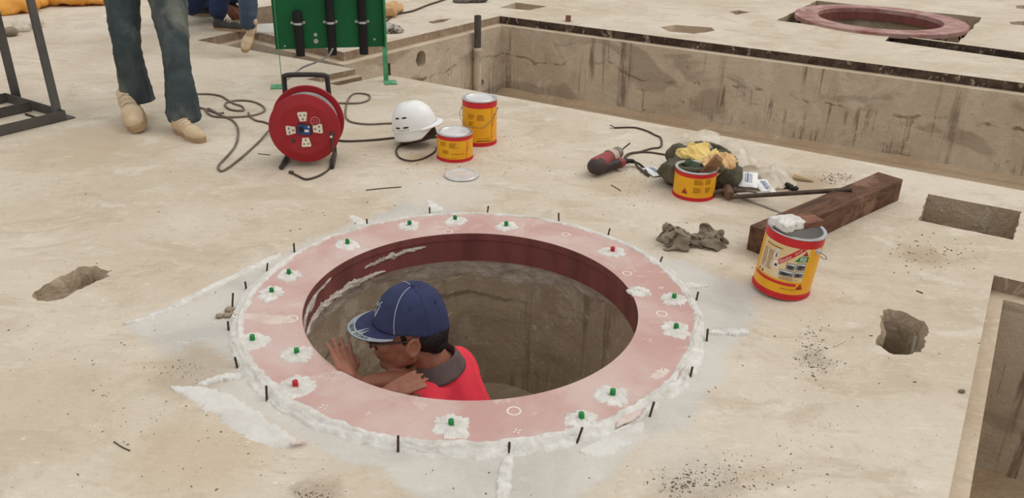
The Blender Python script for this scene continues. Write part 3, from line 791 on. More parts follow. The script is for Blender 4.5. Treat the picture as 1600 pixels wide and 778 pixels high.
def can(loc, R, h, label, yaw=0.0, tilt=None, closed=True, group='yellow and red cans', dust=False, inner=None):
    M = Matrix.Rotation(yaw, 3, 'Z')
    if tilt: M = tilt @ M
    t = thing('paint_can', loc, label, 'can', group, M)
    mb = MB(); rb, rt = h*0.09, h*0.155
    if h < 0.15: rb, rt = h*0.12, h*0.19
    ri = R-0.002
    mb.mi = 1; mb.lathe([(R-0.004, 0.003), (R-0.0005, 0.004), (R, 0.006), (R, rb)], 64)
    mb.mi = 0; mb.lathe([(R, rb), (R, h-rt)], 64)
    mb.mi = 1; mb.lathe([(R, h-rt), (R, h-0.006)], 64)
    mb.mi = 2; mb.lathe([(ri, 0.004), (ri, h-0.006)], 64)
    mb.lathe([(0, 0.003), (R-0.004, 0.003)], 64)
    mb.build('body', [M_yeldust if dust else M_yel, M_red, M_tin], t, fix=False)
    mb = MB()
    mb.lathe([(R+0.0002, 0.001), (R+0.002, 0.0), (R+0.0028, 0.003), (R+0.0014, 0.006), (R-0.002, 0.005)], 64)
    mb.build('bottom_rim', M_red, t)
    mb = MB(); mb.lathe([(R-0.001, h-0.005), (R+0.0012, h-0.0045), (R+0.0018, h-0.002), (R+0.0006, h), (R-0.010, h-0.0005), (R-0.012, h-0.003), (R-0.0125, h-0.008), (R-0.004, h-0.009)], 64, close=True)
    mb.build('top_rim', M_tin, t)
    if closed:
        mb = MB(); mb.lathe([(R-0.0118, h-0.001), (R-0.014, h+0.001), (R-0.018, h-0.004), (R-0.03, h-0.004), (0, h-0.0035)], 64)
        mb.build('lid', M_tindull, t)
    elif inner:
        mb = MB(); mb.lathe([(R-0.003, h*0.32), (0, h*0.28)], 48); mb.build('residue', inner, t)
        mb = MB(); mb.lathe([(R-0.0026, h-0.012), (R-0.0028, h*0.3)], 48); mb.build('inner_coating', inner, t)
    return t
def logo(t, fn, s, z, w_, name='logo'):
    mb = MB()
    def tri(k, m, zz=0.0):
        h_ = w_*0.86
        q = [(s-w_/2*k, z-h_/3*k), (s+w_/2*k, z-h_/3*k), (s, z+h_*2/3*k)]
        mb.mi = m
        a, b, c = [V((x, y, 0)) for x, y in q]
        f2 = lambda u, v: fn(((a*(1-u)+b*u)*(1-v)+c*v).x, ((a*(1-u)+b*u)*(1-v)+c*v).y)
        f3 = lambda u, v: f2(u, v)*1.0
        mb.grid(f3, 6, 3)
    tri(1.0, 1)
    f0 = fn; fn = (lambda ff: (lambda x, y: ff(x, y)+V((ff(x, y).x, ff(x, y).y, 0)).normalized()*0.0003))(f0)
    tri(0.80, 0)
    fn = (lambda ff: (lambda x, y: ff(x, y)+V((ff(x, y).x, ff(x, y).y, 0)).normalized()*0.0006))(f0)
    mb.mi = 2
    add_text(mb, 'Sika', w_*0.30, lambda x, y: fn(s+x, z-w_*0.13+y))
    mb.build(name, [M_red, M_black, M_ink], t, fix=False, smooth=False)
# tall closed can
R1, H1 = 0.080, 0.212
c1 = G(749, 221)
tall = can((c1.x, c1.y, 0), R1, H1, 'tall closed yellow and red can with a wire handle behind the white hard hat', yaw=0.08)
fn = cyl(R1)
for q in [(-0.058, -0.022, 0.128, 0.152, 5, 1), (-0.014, 0.026, 0.124, 0.152, 6, 2), (-0.055, -0.028, 0.098, 0.118, 4, 3), (-0.008, 0.052, 0.036, 0.041, 1, 4)]:
    mb = MB(); textblock(mb, fn, *q); mb.build('label_print', M_inkbrown, tall, fix=False, smooth=False)
mb = MB(); patch(mb, fn, [(-0.016, 0.025), (0.05, 0.025), (0.05, 0.029), (-0.016, 0.029)]); tag(mb.build('label_print', M_ink, tall, fix=False, smooth=False), 'dark bottom line of print')
mb = MB(); patch(mb, fn, [(0.058, 0.02), (0.0605, 0.02), (0.0605, 0.18), (0.058, 0.18)]); patch(mb, fn, [(0.062, 0.09), (0.066, 0.09), (0.080, 0.150), (0.076, 0.150)]); mb.build('label_stripe', M_red, tall, fix=False)
mb = MB()
mb.tube(catmull([(-R1-0.004, 0.0, 0.165), (-R1-0.012, -0.018, 0.140), (-R1-0.003, -0.045, 0.115), (-0.06, -0.066, 0.097), (-0.01, -0.083, 0.092), (0.02, -0.081, 0.095), (0.05, -0.070, 0.122), (0.072, -0.045, 0.148), (R1+0.006, -0.004, 0.165)], 8), 0.0013, 6)
mb.build('wire_handle', M_wire, tall)
for sx in (-1, 1):
    mb = MB(); mb.lathe([(0, 0.006), (0.005, 0.005), (0.009, 0.001), (0.010, -0.003)], 16, Matrix.Translation(V((sx*R1, 0, 0.165))) @ dirM((sx, 0, 0)).to_4x4()); mb.build('handle_lug', M_tin, tall)
# short closed can
R2, H2 = 0.079, 0.120
c2 = G(711, 245)
short = can((c2.x, c2.y, 0), R2, H2, 'short closed yellow and red can in front of the tall can', yaw=0.02)
fn = cyl(R2)
mb = MB(); textblock(mb, fn, -0.068, -0.03, 0.070, 0.090, 5, 11); textblock(mb, fn, -0.022, 0.016, 0.066, 0.090, 6, 12); textblock(mb, fn, -0.055, -0.022, 0.036, 0.054, 5, 13); textblock(mb, fn, -0.012, 0.046, 0.036, 0.041, 1, 14); textblock(mb, fn, -0.05, 0.04, 0.018, 0.021, 1, 15)
mb.build('label_print', M_inkbrown, short, fix=False, smooth=False)
mb = MB(); patch(mb, fn, [(0.058, 0.012), (0.060, 0.012), (0.060, 0.104), (0.058, 0.104)]); patch(mb, fn, [(0.062, 0.05), (0.065, 0.05), (0.074, 0.09), (0.071, 0.09)]); mb.build('label_stripe', M_red, short, fix=False)
# loose lid
c3 = G(721, 275)
lid = thing('can_lid', (c3.x, c3.y, 0), 'loose round tin lid lying flat on the floor below the short can', 'lid')
mb = MB(); mb.lathe([(0.0, 0.007), (0.052, 0.007), (0.060, 0.006), (0.062, 0.011), (0.067, 0.011), (0.072, 0.006), (0.073, 0.001), (0.070, 0.0005), (0.0, 0.003)], 64); mb.build('disc', M_tindull, lid)
mb = MB(); mb.lathe([(0.0715+0.0016*math.cos(a), 0.003+0.0022*math.sin(a)) for a in [2*PI*k/8 for k in range(8)]], 64, close=True); tag(mb.build('curled_rim', M_wire, lid), 'dull wire-like curled rim')
# open can with dark residue, in front of the bag
R4, H4 = 0.083, 0.118
c4 = G(1083, 303)
opencan = can((c4.x, c4.y, 0.0), R4, H4, 'short open yellow can with dark inside in front of the olive bag', yaw=-0.1, closed=False, inner=M_dark)
fn = cyl(R4)
mb = MB()
for (a, b, c, d, k) in [(-0.012, 0.024, 0.070, 0.092, 1), (0.034, 0.066, 0.070, 0.092, 2), (-0.012, 0.024, 0.034, 0.058, 3), (0.036, 0.066, 0.036, 0.058, 4)]: textblock(mb, fn, a, b, c, d, 6, 20+k)
mb.build('label_print', M_inkbrown, opencan, fix=False, smooth=False)
logo(opencan, fn, -0.046, 0.036, 0.026)
# wood offcut standing in the open can
M_wood2 = mat('raw_wood', (150, 110, 78), (120, 84, 58), rough=0.85, scale=6, st=(1, 1, 8), bump=0.4)
ctop = V((c4.x, c4.y, H4))
ob = thing('wood_block', (c4.x+0.055, c4.y-0.01, H4+0.01), 'rough wood offcut stuck in the short open can', 'wood block')
mb = MB(); mb.bar((-0.05, 0.02, -0.085), (0.028, -0.005, 0.034), 0.046, 0.036, bev=0.003); mb.build('offcut', M_wood2, ob)
# leaning can with sealant at bottom right of the timber
R5, H5 = 0.0885, 0.210
c5 = G(1219, 450)
tiltM = Matrix.Rotation(math.radians(4.5), 3, 'Y') @ Matrix.Rotation(math.radians(1.5), 3, 'X')
lc = can((c5.x, c5.y, 0.0075), R5, H5, 'large open yellow can leaning by the dark timber with white sealant on top', yaw=-0.30, tilt=tiltM, closed=False, inner=M_tindull, dust=False)
fn = cyl(R5); fn2 = cyl(R5, 0.0010); fn3 = cyl(R5, 0.0014); fn4 = cyl(R5, 0.0018)
mb = MB(); patch(mb, fn, [(-0.105, 0.064), (0.052, 0.064), (0.052, 0.178), (-0.105, 0.178)], 20); tag(mb.build('label_panel', M_pale, lc, fix=False), 'pale dusty label panel')
mb = MB(); patch(mb, fn2, [(-0.095, 0.080), (-0.050, 0.080), (-0.050, 0.150), (-0.095, 0.150)], 8); patch(mb, fn2, [(-0.040, 0.064), (-0.024, 0.064), (-0.024, 0.092), (-0.040, 0.092)], 4); tag(mb.build('label_panel', mat('paler_label_text_field', (226, 208, 180), rough=0.7, bump=0), lc, fix=False), 'whitish text field')
mb = MB()
for k in range(2): textblock(mb, fn3, -0.093+k*0.022, -0.074+k*0.022, 0.084, 0.148, 12, 40+k)
textblock(mb, fn2, -0.088, -0.03, 0.160, 0.168, 1, 43); textblock(mb, fn2, -0.020, 0.038, 0.066, 0.077, 4, 44)
mb.build('label_print', M_inkbrown, lc, fix=False, smooth=False)
mb = MB(); patch(mb, fn, [(-0.115, 0.048), (0.036, 0.048), (0.036, 0.0575), (-0.115, 0.0575)], 20); mb.build('label_stripe', M_red, lc, fix=False)
mb = MB(); mb.mi = 0
a_, b_ = V((-0.035, 0.117, 0)), V((0.029, 0.177, 0)); tt = (b_-a_).normalized(); nx = V((-tt.y, tt.x, 0)); mid = (a_+b_)/2
patch(mb, fn2, [(-0.036, 0.107), (0.040, 0.1775), (0.018, 0.1775), (-0.035, 0.128)], 16)
mb.mi = 1
add_text(mb, 'Sikadur', 0.0135, lambda x, y: fn4(*(mid+tt*(x-0.0165)+nx*y)[:2]))
add_text(mb, '-31CF', 0.0105, lambda x, y: fn4(*(mid+tt*(x+0.026)+nx*y)[:2]))
tag(mb.build('product_band', [M_red, M_white], lc, fix=False, smooth=False), 'slanted red band with white lettering')
mb = MB(); patch(mb, fn2, [(0.012, 0.134), (0.052, 0.134), (0.052, 0.153), (0.026, 0.153)], 8)
mb.mi = 1; textblock(mb, fn3, 0.026, 0.050, 0.136, 0.151, 3, 50); tag(mb.build('label_panel', [M_grn, M_white], lc, fix=False), 'green label strip')
mb = MB()
for (a, b, c, d) in [(-0.008, 0.018, 0.103, 0.126), (0.021, 0.050, 0.105, 0.130), (-0.024, 0.018, 0.079, 0.100), (0.021, 0.050, 0.080, 0.102)]:
    mb.mi = 0; patch(mb, fn2, [(a, c), (b, c), (b, d), (a, d)], 6)
    mb.mi = 1; patch(mb, fn3, [(a+0.004, c+0.004), (a+0.016, c+0.002), (b-0.002, d-0.010), (a+0.008, d-0.006)], 4)
    mb.mi = 2; patch(mb, fn3, [(a+0.002, d-0.007), (b-0.002, d-0.009), (b-0.002, d-0.002), (a+0.002, d-0.002)], 4)
mb.build('label_picture', [M_greyp, M_dark, mat('pale_photo_print', (206, 208, 210), rough=0.5, bump=0)], lc, fix=False, smooth=False)
for (a, b, c, d), (e, f, g, h) in [((-0.050, -0.039, 0.128, 0.160), (-0.047, -0.042, 0.132, 0.150)), ((-0.048, -0.030, 0.098, 0.122), (-0.044, -0.034, 0.103, 0.112))]:
    mb = MB(); patch(mb, fn2, [(a, c), (b, c), (b, d), (a, d)], 4); mb.mi = 1; patch(mb, fn3, [(e, g), (f, g), (f-0.002, h), (e+0.002, h)], 3)
    mb.build('label_picture', [M_white, M_dark], lc, fix=False, smooth=False)
mb = MB()
for (a, b, c, d) in [(-0.098, -0.092, 0.066, 0.076), (-0.084, -0.076, 0.066, 0.074)]: patch(mb, fn3, [(a, c), (b, c), (b-0.002, d), (a+0.002, d)], 3)
mb.build('label_mark', M_dark, lc, fix=False, smooth=False)
logo(lc, fn3, 0.040, 0.161, 0.018); logo(lc, fn, 0.050, 0.045, 0.024)
mb = MB(); add_text(mb, 'BUILDING TRUST', 0.0058, lambda x, y: fn2(0.014+x, 0.036+y)); mb.build('label_print', M_ink, lc, fix=False, smooth=False)
sx = 1
mb = MB(); mb.lathe([(0, 0.009), (0.006, 0.0085), (0.007, 0.004), (0.011, 0.002), (0.012, -0.003)], 20, Matrix.Translation(V((R5*math.sin(0.95), -R5*math.cos(0.95), 0.168))) @ dirM((math.sin(0.95), -math.cos(0.95), 0)).to_4x4()); mb.build('handle_lug', M_tin, lc)
mb = MB(); b0 = V((R5*math.sin(0.95)+0.008, -R5*math.cos(0.95)-0.006, 0.168)); mb.tube(catmull([b0, b0+V((0.016, 0.0, -0.008)), b0+V((0.022, 0.008, -0.020)), b0+V((0.012, 0.010, -0.022)), b0+V((0.004, 0.004, -0.014))], 6), 0.0014, 6); mb.build('wire_handle', M_wire, lc)
mb = MB(); mb.lathe([(R5-0.006, H5*0.55), (R5-0.012, H5*0.5), (0, H5*0.45)], 40); tag(mb.build('contents', M_seal, lc), 'white sealant inside')
# board lying over the can's mouth, its end coated in sealant
tl = tiltM @ V((0, 0, H5)); top = V((c5.x, c5.y, 0.0075))+tl
M_wood = None
n = NT('dark_timber'); p = n.obj()
col = n.mix(n.ramp(n.noise(n.mapv(p, (2, 14, 14)), 3, 7, 0.65, 0.6), 0.35, 0.66), lin((112, 80, 62)), lin((76, 54, 43)))
col = n.mix(n.ramp(n.noise(p, 7, 6, 0.65), 0.52, 0.68, 0, 0.8), col, lin((146, 112, 92)))
col = n.mix(n.ramp(n.noise(n.mapv(p, (1, 5, 5)), 16, 6, 0.7), 0.6, 0.7, 0, 0.7), col, lin((58, 44, 38)))
M_timber = n.done(col, 0.82, 0, 0.2, n.bump(n.noise(n.mapv(p, (2, 18, 18)), 8, 6, 0.65), 0.45, 0.006))
n = NT('reddish_board_wood'); p = n.obj()
col = n.mix(n.ramp(n.noise(n.mapv(p, (2, 14, 14)), 4, 7, 0.65, 0.6), 0.35, 0.66), lin((150, 106, 86)), lin((112, 76, 60)))
M_board = n.done(col, 0.8, 0, 0.2, n.bump(n.noise(n.mapv(p, (2, 18, 18)), 10, 6, 0.65), 0.4, 0.005))
bl = W(1212, 366, depth(top)-0.02); br = W(1286, 338, depth(top)+0.055)
bdir = (br-bl); bdir.z = 0
pad = thing('mixing_board', (top.x-0.006, top.y, top.z+0.0045), 'reddish board across the mouth of the leaning can, one end coated white', 'board', M=tiltM @ frame((bdir.x, bdir.y, 0), (0, 0, 1)))
L5 = 0.155
mb = MB(); mb.box((0.006, 0, 0.011), (L5, 0.062, 0.022), bev=0.002); mb.build('board', M_board, pad)
mb = MB()
def glob(u, v):
    x = -L5/2+0.006-0.012+u*0.098; y = (v-0.5)*(0.082-0.022*u); k = max(0, 1-abs(2*v-1)**4)*min(1, u*8, (1-u)*5)
    z = 0.0225+0.010*k*(0.8+0.8*nz((x*55, y*55, 2), 1)) - (0.016 if (v < 0.02 or v > 0.98 or u < 0.02) else 0)
    return V((x+0.006*nz((y*60, 1, 0), 1), y+0.008*nz((x*40, 5, 0), 1), z))
mb.grid(glob, 40, 24); tag(mb.build('sealant_coat', M_seal, pad), 'white sealant coat')

# ------------------------------------------------------------------ timber
TH = 0.092
a, b, c = G(1172, 352, TH), G(1372, 268, TH), G(1411, 280, TH)
d1 = (b-a); d1.z = 0; ln = d1.length; d1.normalize(); d2 = V((d1.y, -d1.x, 0)); wd = abs((c-b).dot(d2))
tb = thing('timber_beam', (a+d1*(ln/2)+d2*(wd/2))-V((0, 0, TH)), 'heavy dark brown timber beam lying on the floor behind the leaning can', 'timber', M=frame(d1, (0, 0, 1)))
mb = MB(); mb.box((0, 0, TH/2), (ln, wd, TH), bev=0.004, seg=2)
bmesh.ops.subdivide_edges(mb.bm, edges=[e for e in mb.bm.edges if e.calc_length() > 0.2], cuts=24)
for v in mb.bm.verts:
    k = nz(v.co, 4)*0.0015+nz(v.co, 30)*0.0008; v.co.y += k; v.co.z = max(0, v.co.z+(k if v.co.z > 0.05 else 0))
mb.build('beam', M_timber, tb)

# ------------------------------------------------------------------ hard hat
M_hat = mat('white_hat_plastic', (244, 243, 241), (238, 237, 235), rough=0.3, spec=0.5, bump=0.02)
M_hatdk = mat('dark_harness', (62, 52, 44), rough=0.7, bump=0)
hz = G(650, 226)
HS = 0.88
hat = thing('hard_hat', (hz.x, hz.y, 0.082), 'white hard hat with dark slots resting tilted beside the cans', 'hard hat', M=Matrix.Rotation(math.radians(-6), 3, 'Z') @ Matrix.Rotation(math.radians(-14), 3, 'Y') @ Matrix.Rotation(math.radians(2), 3, 'X'))
def hatpt(u, v, off=0.0):
    a = 2*PI*u; ca, sa = math.cos(a), math.sin(a)
    ph = v*PI/2
    r = math.cos(ph)**0.78; zz = math.sin(ph)**1.05
    rx = 0.118*HS+off; ry = 0.096*HS+off
    z = 0.012+(0.128*HS+off)*zz
    k = 0.004*max(0, 1-abs(sa)*4)*math.sin(ph*1.0)     # ridge along the top
    return V((rx*r*ca, ry*r*sa, z+k))
mb = MB(); mb.grid(lambda u, v: hatpt(u, v), 64, 24, closeu=True)
def skirt(u, v):
    a = 2*PI*u; ca, sa = math.cos(a), math.sin(a); k = 1+0.035*v
    dr = 0.046 if ca < 0.35 else 0.046*(1-min(1, (ca-0.35)/0.5)*0.75)
    return V((0.119*HS*ca*k, 0.097*HS*sa*k, 0.012-dr*v))
mb.grid(skirt, 64, 6, closeu=True)
o = mb.build('shell', M_hat, hat, sharp=50); mo = o.modifiers.new('t', 'SOLIDIFY'); mo.thickness = 0.003; mo.offset = -1
mb = MB()
def peak(u, v):
    a = (u-0.5)*2*math.radians(68); ca, sa = math.cos(a), math.sin(a); ext = 0.032*math.cos(a)**1.3*v
    return V(((0.120*HS+ext)*ca, (0.098*HS+ext*0.6)*sa, 0.012-0.010*v*v+0.004*math.cos(a)))
mb.grid(peak, 32, 6); o = mb.build('peak', M_hat, hat); mo = o.modifiers.new('t', 'SOLIDIFY'); mo.thickness = 0.003
mb = MB(); mb.tube([V((0.1215*HS*math.cos(2*PI*k/64), 0.0995*HS*math.sin(2*PI*k/64), 0.012)) for k in range(64)], 0.0028, 6, closed=True); mb.build('rim_ridge', M_hat, hat)
for (v0, lab) in ((0.38, 1), (0.12, 2)):
    for (u0, u1) in ((0.625, 0.675), (0.695, 0.745)):
        mb = MB()
        mb.grid(lambda u, v: hatpt(u0+(u1-u0)*u, v0+0.045*(v-0.5)*(1-abs(2*u-1)**3), 0.0008), 10, 2); mb.build('vent_slot', M_black, hat)
for k in range(5):
    u0 = 0.66+0.018*k; mb = MB(); mb.grid(lambda u, v: hatpt(u0+0.005*u, 0.035+0.035*v, 0.0008), 2, 2); mb.build('ink_mark', M_ink, hat)
mb = MB(); mb.lathe([(0.088*HS, 0.0), (0.090*HS, -0.05), (0.086*HS, -0.05), (0.084*HS, 0.0)], 48, Matrix.Diagonal((1.13, 0.92, 1, 1)), close=True); tag(mb.build('harness_band', M_hatdk, hat), 'dark inner harness band')

# ------------------------------------------------------------------ cable reel
M_reel = mat('red_reel_plastic', (164, 31, 42), (148, 26, 37), rough=0.45, spec=0.4, scale=6, bump=0.05)
M_tube = mat('black_coated_tube', (62, 58, 56), (48, 45, 44), rough=0.5, bump=0.1)
M_cable = mat('grey_brown_cable', (128, 112, 98), (108, 94, 82), rough=0.6, bump=0)
M_cabdk = mat('dark_brown_cable', (84, 70, 60), (70, 58, 50), rough=0.6, bump=0)
M_gcab = mat('grey_cable', (166, 164, 162), (140, 138, 138), rough=0.5, bump=0)
M_cream = mat('cream_socket', (236, 226, 206), rough=0.45, bump=0)
M_blue = mat('blue_label', (52, 84, 140), (40, 66, 118), rough=0.4, scale=60, bump=0)
gr = (G(447, 262)+G(517, 262))/2
RR = 0.147; RD = 0.12; RZ = 0.168
reel = thing('cable_reel', (gr.x-0.006, gr.y+0.02, 0), 'red drum extension cable reel with four sockets on a black tube stand', 'cable reel', M=Matrix.Rotation(math.radians(6), 3, 'Z'))
RY = Matrix.Rotation(math.radians(-90), 3, 'X')          # lathe axis z -> -y? (towards camera)
FR = frame((1, 0, 0), (0, -1, 0))
def rl(mb, prof, n, x=0, z=RZ): mb.lathe(prof, n, Matrix.Translation(V((x, 0, z))) @ FR.to_4x4())
mb = MB(); rl(mb, [(0, 0.014), (0.09, 0.014), (0.10, 0.018), (0.112, 0.018), (0.120, 0.012), (0.140, 0.012), (RR, 0.008), (RR, 0.002), (0.140, 0.003), (0, 0.003)], 72); mb.build('front_flange', M_reel, reel)
mb = MB(); rl(mb, [(0, -RD), (RR+0.004, -RD), (RR+0.006, -RD+0.004), (RR+0.003, -RD+0.009), (0, -RD+0.009)], 72); mb.build('back_flange', M_reel, reel)
mb = MB(); rl(mb, [(0.07, 0.003), (0.07, -RD+0.009)], 40); mb.build('drum', M_reel, reel)
mb = MB(); rnd = random.Random(3)
for k in range(12):
    y = 0.006+k*0.0088; rr_ = 0.122+rnd.uniform(-0.003, 0.004)
    ph = rnd.uniform(0, 6); mb.tube([V((rr_*math.cos(2*PI*q/48), y+0.003*math.sin(2*PI*q/48+ph), RZ+rr_*math.sin(2*PI*q/48))) for q in range(48)], 0.0046, 6, closed=True)
mb.build('wound_cable', M_gcab, reel)
for k in range(4):
    a = k*PI/2+0.05; ax = V((math.cos(a), 0, math.sin(a))); ce = V((0, -0.0145, RZ))+ax*0.056; pr = V((-math.sin(a), 0, math.cos(a)))
    R_ = Matrix((pr, ax, V((0, -1, 0)))).transposed(); R_ = Matrix((pr if pr.cross(ax).dot(V((0, -1, 0))) > 0 else -pr, ax, V((0, -1, 0)))).transposed()
    T = Matrix.Translation(ce) @ R_.to_4x4()
    mb = MB(); pts = [(-0.013, -0.020), (0.013, -0.020), (0.020, 0.012), (0.018, 0.019), (-0.018, 0.019), (-0.020, 0.012)]
    mb.prism(pts, 0, 0.006, T); sk = mb.build('socket', M_cream, reel, sharp=30)
    mb = MB()
    for (x, y, sx_, sy_) in [(0, -0.011, 0.004, 0.009), (-0.009, 0.006, 0.008, 0.004), (0.009, 0.006, 0.008, 0.004)]: mb.prism([(x-sx_/2, y-sy_/2), (x+sx_/2, y-sy_/2), (x+sx_/2, y+sy_/2), (x-sx_/2, y+sy_/2)], 0.005, 0.0066, T)
    mb.build('pin_slot', M_black, sk)
mb = MB(); mb.box((0, -0.018, RZ), (0.058, 0.010, 0.046), Matrix.Rotation(0.1, 3, 'Y'), bev=0.003); bk = mb.build('breaker', M_dark, reel)
mb = MB(); mb.box((0, -0.0236, RZ), (0.050, 0.002, 0.038), Matrix.Rotation(0.1, 3, 'Y')); mb.build('breaker_face', M_blue, bk)
mb = MB(); mb.box((-0.011, -0.026, RZ+0.003), (0.016, 0.006, 0.020), Matrix.Rotation(0.1, 3, 'Y'), bev=0.001); mb.build('breaker_switch', M_black, bk)
mb = MB(); mb.box((0.010, -0.0249, RZ-0.004), (0.018, 0.0008, 0.010), Matrix.Rotation(0.1, 3, 'Y')); mb.lathe([(0, 0.0015), (0.004, 0)], 12, Matrix.Translation(V((0.019, -0.0246, RZ+0.013))) @ FR.to_4x4()); mb.build('breaker_marking', M_white, bk)
M_pink = mat('faded_pink_sticker', (214, 130, 128), rough=0.5, bump=0)
mb = MB(); mb.lathe([(0.0205, 0.0005), (0.0185, 0.0012), (0.0165, 0.0005)], 28, Matrix.Translation(V((0.047, -0.0145, RZ+0.034))) @ FR.to_4x4())
add_text(mb, '22', 0.024, lambda x, y: V((0.047+x, -0.0155, RZ+0.034+y))); tag(mb.build('round_sticker', M_pink, reel, fix=False, smooth=False), 'faded round sticker')
for (x, z) in ((-0.050, -0.050), (0.040, -0.058)):
    mb = MB(); mb.lathe([(0, 0.004), (0.006, 0.003), (0.0085, 0)], 16, Matrix.Translation(V((x, -0.0145, RZ+z))) @ FR.to_4x4()); mb.build('button', M_dark if x < 0 else M_reel, reel)
mb = MB(); mb.lathe([(0, 0.040), (0.006, 0.040), (0.009, 0.036), (0.009, 0.014), (0.011, 0.012), (0.011, 0)], 20, Matrix.Translation(V((0.112, -0.010, RZ-0.022))) @ FR.to_4x4()); mb.mi = 1; mb.lathe([(0, 0.0405), (0.0055, 0.0405)], 16, Matrix.Translation(V((0.112, -0.010, RZ-0.022))) @ FR.to_4x4()); mb.build('crank_knob', [M_tube, M_cream], reel)
mb = MB()
hx = 0.100; yb = RD+0.022
mb.tube(catmull([(-hx-0.005, -0.045, 0.011), (-hx-0.004, 0.02, 0.011), (-hx, yb-0.02, 0.011), (-hx+0.002, yb, 0.03), (-hx+0.004, yb, RZ), (-hx+0.010, yb, 0.335), (-hx+0.012, yb-0.006, 0.352), (-hx+0.03, yb-0.01, 0.360), (0, yb-0.01, 0.362), (hx-0.03, yb-0.01, 0.360), (hx-0.012, yb-0.006, 0.352), (hx-0.010, yb, 0.335), (hx-0.004, yb, RZ), (hx-0.002, yb, 0.03), (hx, yb-0.02, 0.011), (hx+0.004, 0.02, 0.011), (hx+0.005, -0.045, 0.011)], 8), 0.0105, 12)
mb.build('tube_stand', M_tube, reel)
mb = MB(); mb.tube([(0, 0.0, RZ), (0, yb, RZ)], 0.012, 12); mb.tube([(-hx, yb, RZ), (hx, yb, RZ)], 0.009, 10); mb.build('axle', M_tube, reel)
zf = lambda px, py: (MW[reel.name].inverted() @ G(px, py, 0.005))
mb = MB(); mb.tube(catmull([(0.112, -0.02, RZ-0.03), (0.113, -0.025, RZ-0.08), (0.112, -0.028, 0.05), zf(516, 262), zf(505, 271), zf(492, 277), zf(478, 280), zf(466, 275), zf(456, 270)], 8), 0.0045, 8); q = zf(455, 270); mb.ell((q.x, q.y, q.z+0.003), (0.012, 0.008, 0.007)); mb.build('plug_cord', M_cabdk, reel)

# ------------------------------------------------------------------ loose cables on the floor
def cable(name, pts, r, m, label, cat='cable', group=None, z=None, lifts=None):
    P = [G(x, y, r) for x, y in pts]
    if lifts:
        for i, zz in lifts.items(): P[i] = G(pts[i][0], pts[i][1], zz)
    mb = MB(); mb.tube(catmull(P, 8), r, 8); return tag(mb.build(name, m, sharp=180), label, cat, group)
cable('extension_cable', [(446, 236), (430, 193), (421, 203), (402, 224), (375, 248), (352, 265), (343, 266), (342, 258), (355, 244), (367, 229), (372, 213), (371, 198), (362, 187), (345, 180), (327, 170), (322, 173), (332, 181), (352, 183), (382, 182), (404, 178), (414, 172), (408, 164), (392, 158), (370, 157), (355, 160), (352, 165), (360, 171), (374, 173), (381, 172), (378, 166), (366, 162), (357, 157), (345, 150), (328, 147), (305, 147)], 0.0052, M_cable, 'grey-brown cable looped on the floor between the walker and the red reel', lifts={0: 0.06, 1: 0.05, 2: 0.02})
cable('extension_cable', [(312, 168), (326, 172), (340, 177), (350, 176)], 0.005, M_cable, 'short straight run of cable crossing under the loops by the walker\'s front shoe')
cable('extension_cable', [(388, 176), (391, 182), (400, 188), (414, 191), (430, 197)], 0.005, M_cable, 'thin cable run from the floor loops to the left of the red reel')
cable('extension_cable', [(500, 158), (528, 161), (560, 161), (576, 156), (577, 149), (566, 146), (552, 147), (544, 156), (540, 172), (541, 184), (551, 191), (575, 194), (600, 193), (626, 192)], 0.005, M_cable, 'cable with a small loop behind the reel running right to the hard hat')
cable('extension_cable', [(500, 214), (534, 220), (560, 220), (590, 218), (622, 215), (660, 216), (690, 213)], 0.005, M_cabdk, 'dark cable running straight from the reel under the hard hat')
cable('chin_strap', [(640, 224), (624, 228), (619, 236), (624, 246), (640, 251), (660, 248), (678, 238), (684, 228)], 0.0042, M_cabdk, 'dark cord curved on the floor in front of the hard hat', 'cord')
cable('supply_cable', [(452, 142), (442, 131), (455, 119), (472, 106), (492, 98), (512, 88), (520, 76)], 0.0055, M_gcab, 'light grey cable hanging from the green panel down to its left foot', lifts={4: 0.08, 5: 0.17, 6: 0.22, 3: 0.03})
cable('extension_cable', [(596, 40), (612, 26), (625, 21), (645, 17), (668, 8), (692, 0), (740, -18)], 0.008, M_cabdk, 'dark cable running far back past the beige cloth to the top edge')

# ------------------------------------------------------------------ green panel on legs
M_gpan = mat('green_painted_steel', (13, 101, 56), (10, 90, 50), rough=0.5, scale=3, bump=0.03)
M_gleg = mat('green_leg_paint', (100, 170, 126), (76, 146, 104), rough=0.55, scale=14, bump=0.1)
M_foam = mat('black_foam_pipe', (34, 33, 34), (26, 25, 26), rough=0.75, bump=0.2)
M_clip = mat('zinc_clip', (206, 208, 208), rough=0.3, metal=0.7, bump=0)
la, lb = G(441, 134), G(603, 128)
pd_ = (lb-la); pd_.z = 0; pl = pd_.length
pan = thing('green_panel_stand', la, 'green steel panel on two legs carrying three black pipes, beyond the red reel', 'panel stand', M=frame(pd_, (0, 0, 1)))
PB, PT = 0.205, 1.15
mb = MB(); mb.box((pl/2-0.008, 0.004, (PB+PT)/2), (pl+0.012, 0.003, PT-PB)); mb.box((pl+0.0, -0.014, (PB+PT)/2), (0.003, 0.036, PT-PB)); mb.box((-0.014, 0.02, (PB+PT)/2), (0.003, 0.03, PT-PB)); mb.build('panel', M_gpan, pan, sharp=20)
mb = MB(); mb.box((0.0, 0.008, PT/2), (0.004, 0.03, PT)); mb.build('leg', M_gleg, pan)
mb = MB(); mb.box((pl+0.003, 0.008, PT/2), (0.026, 0.004, PT)); mb.box((pl-0.008, 0.02, PT/2), (0.004, 0.026, PT)); mb.build('leg', M_gleg, pan)
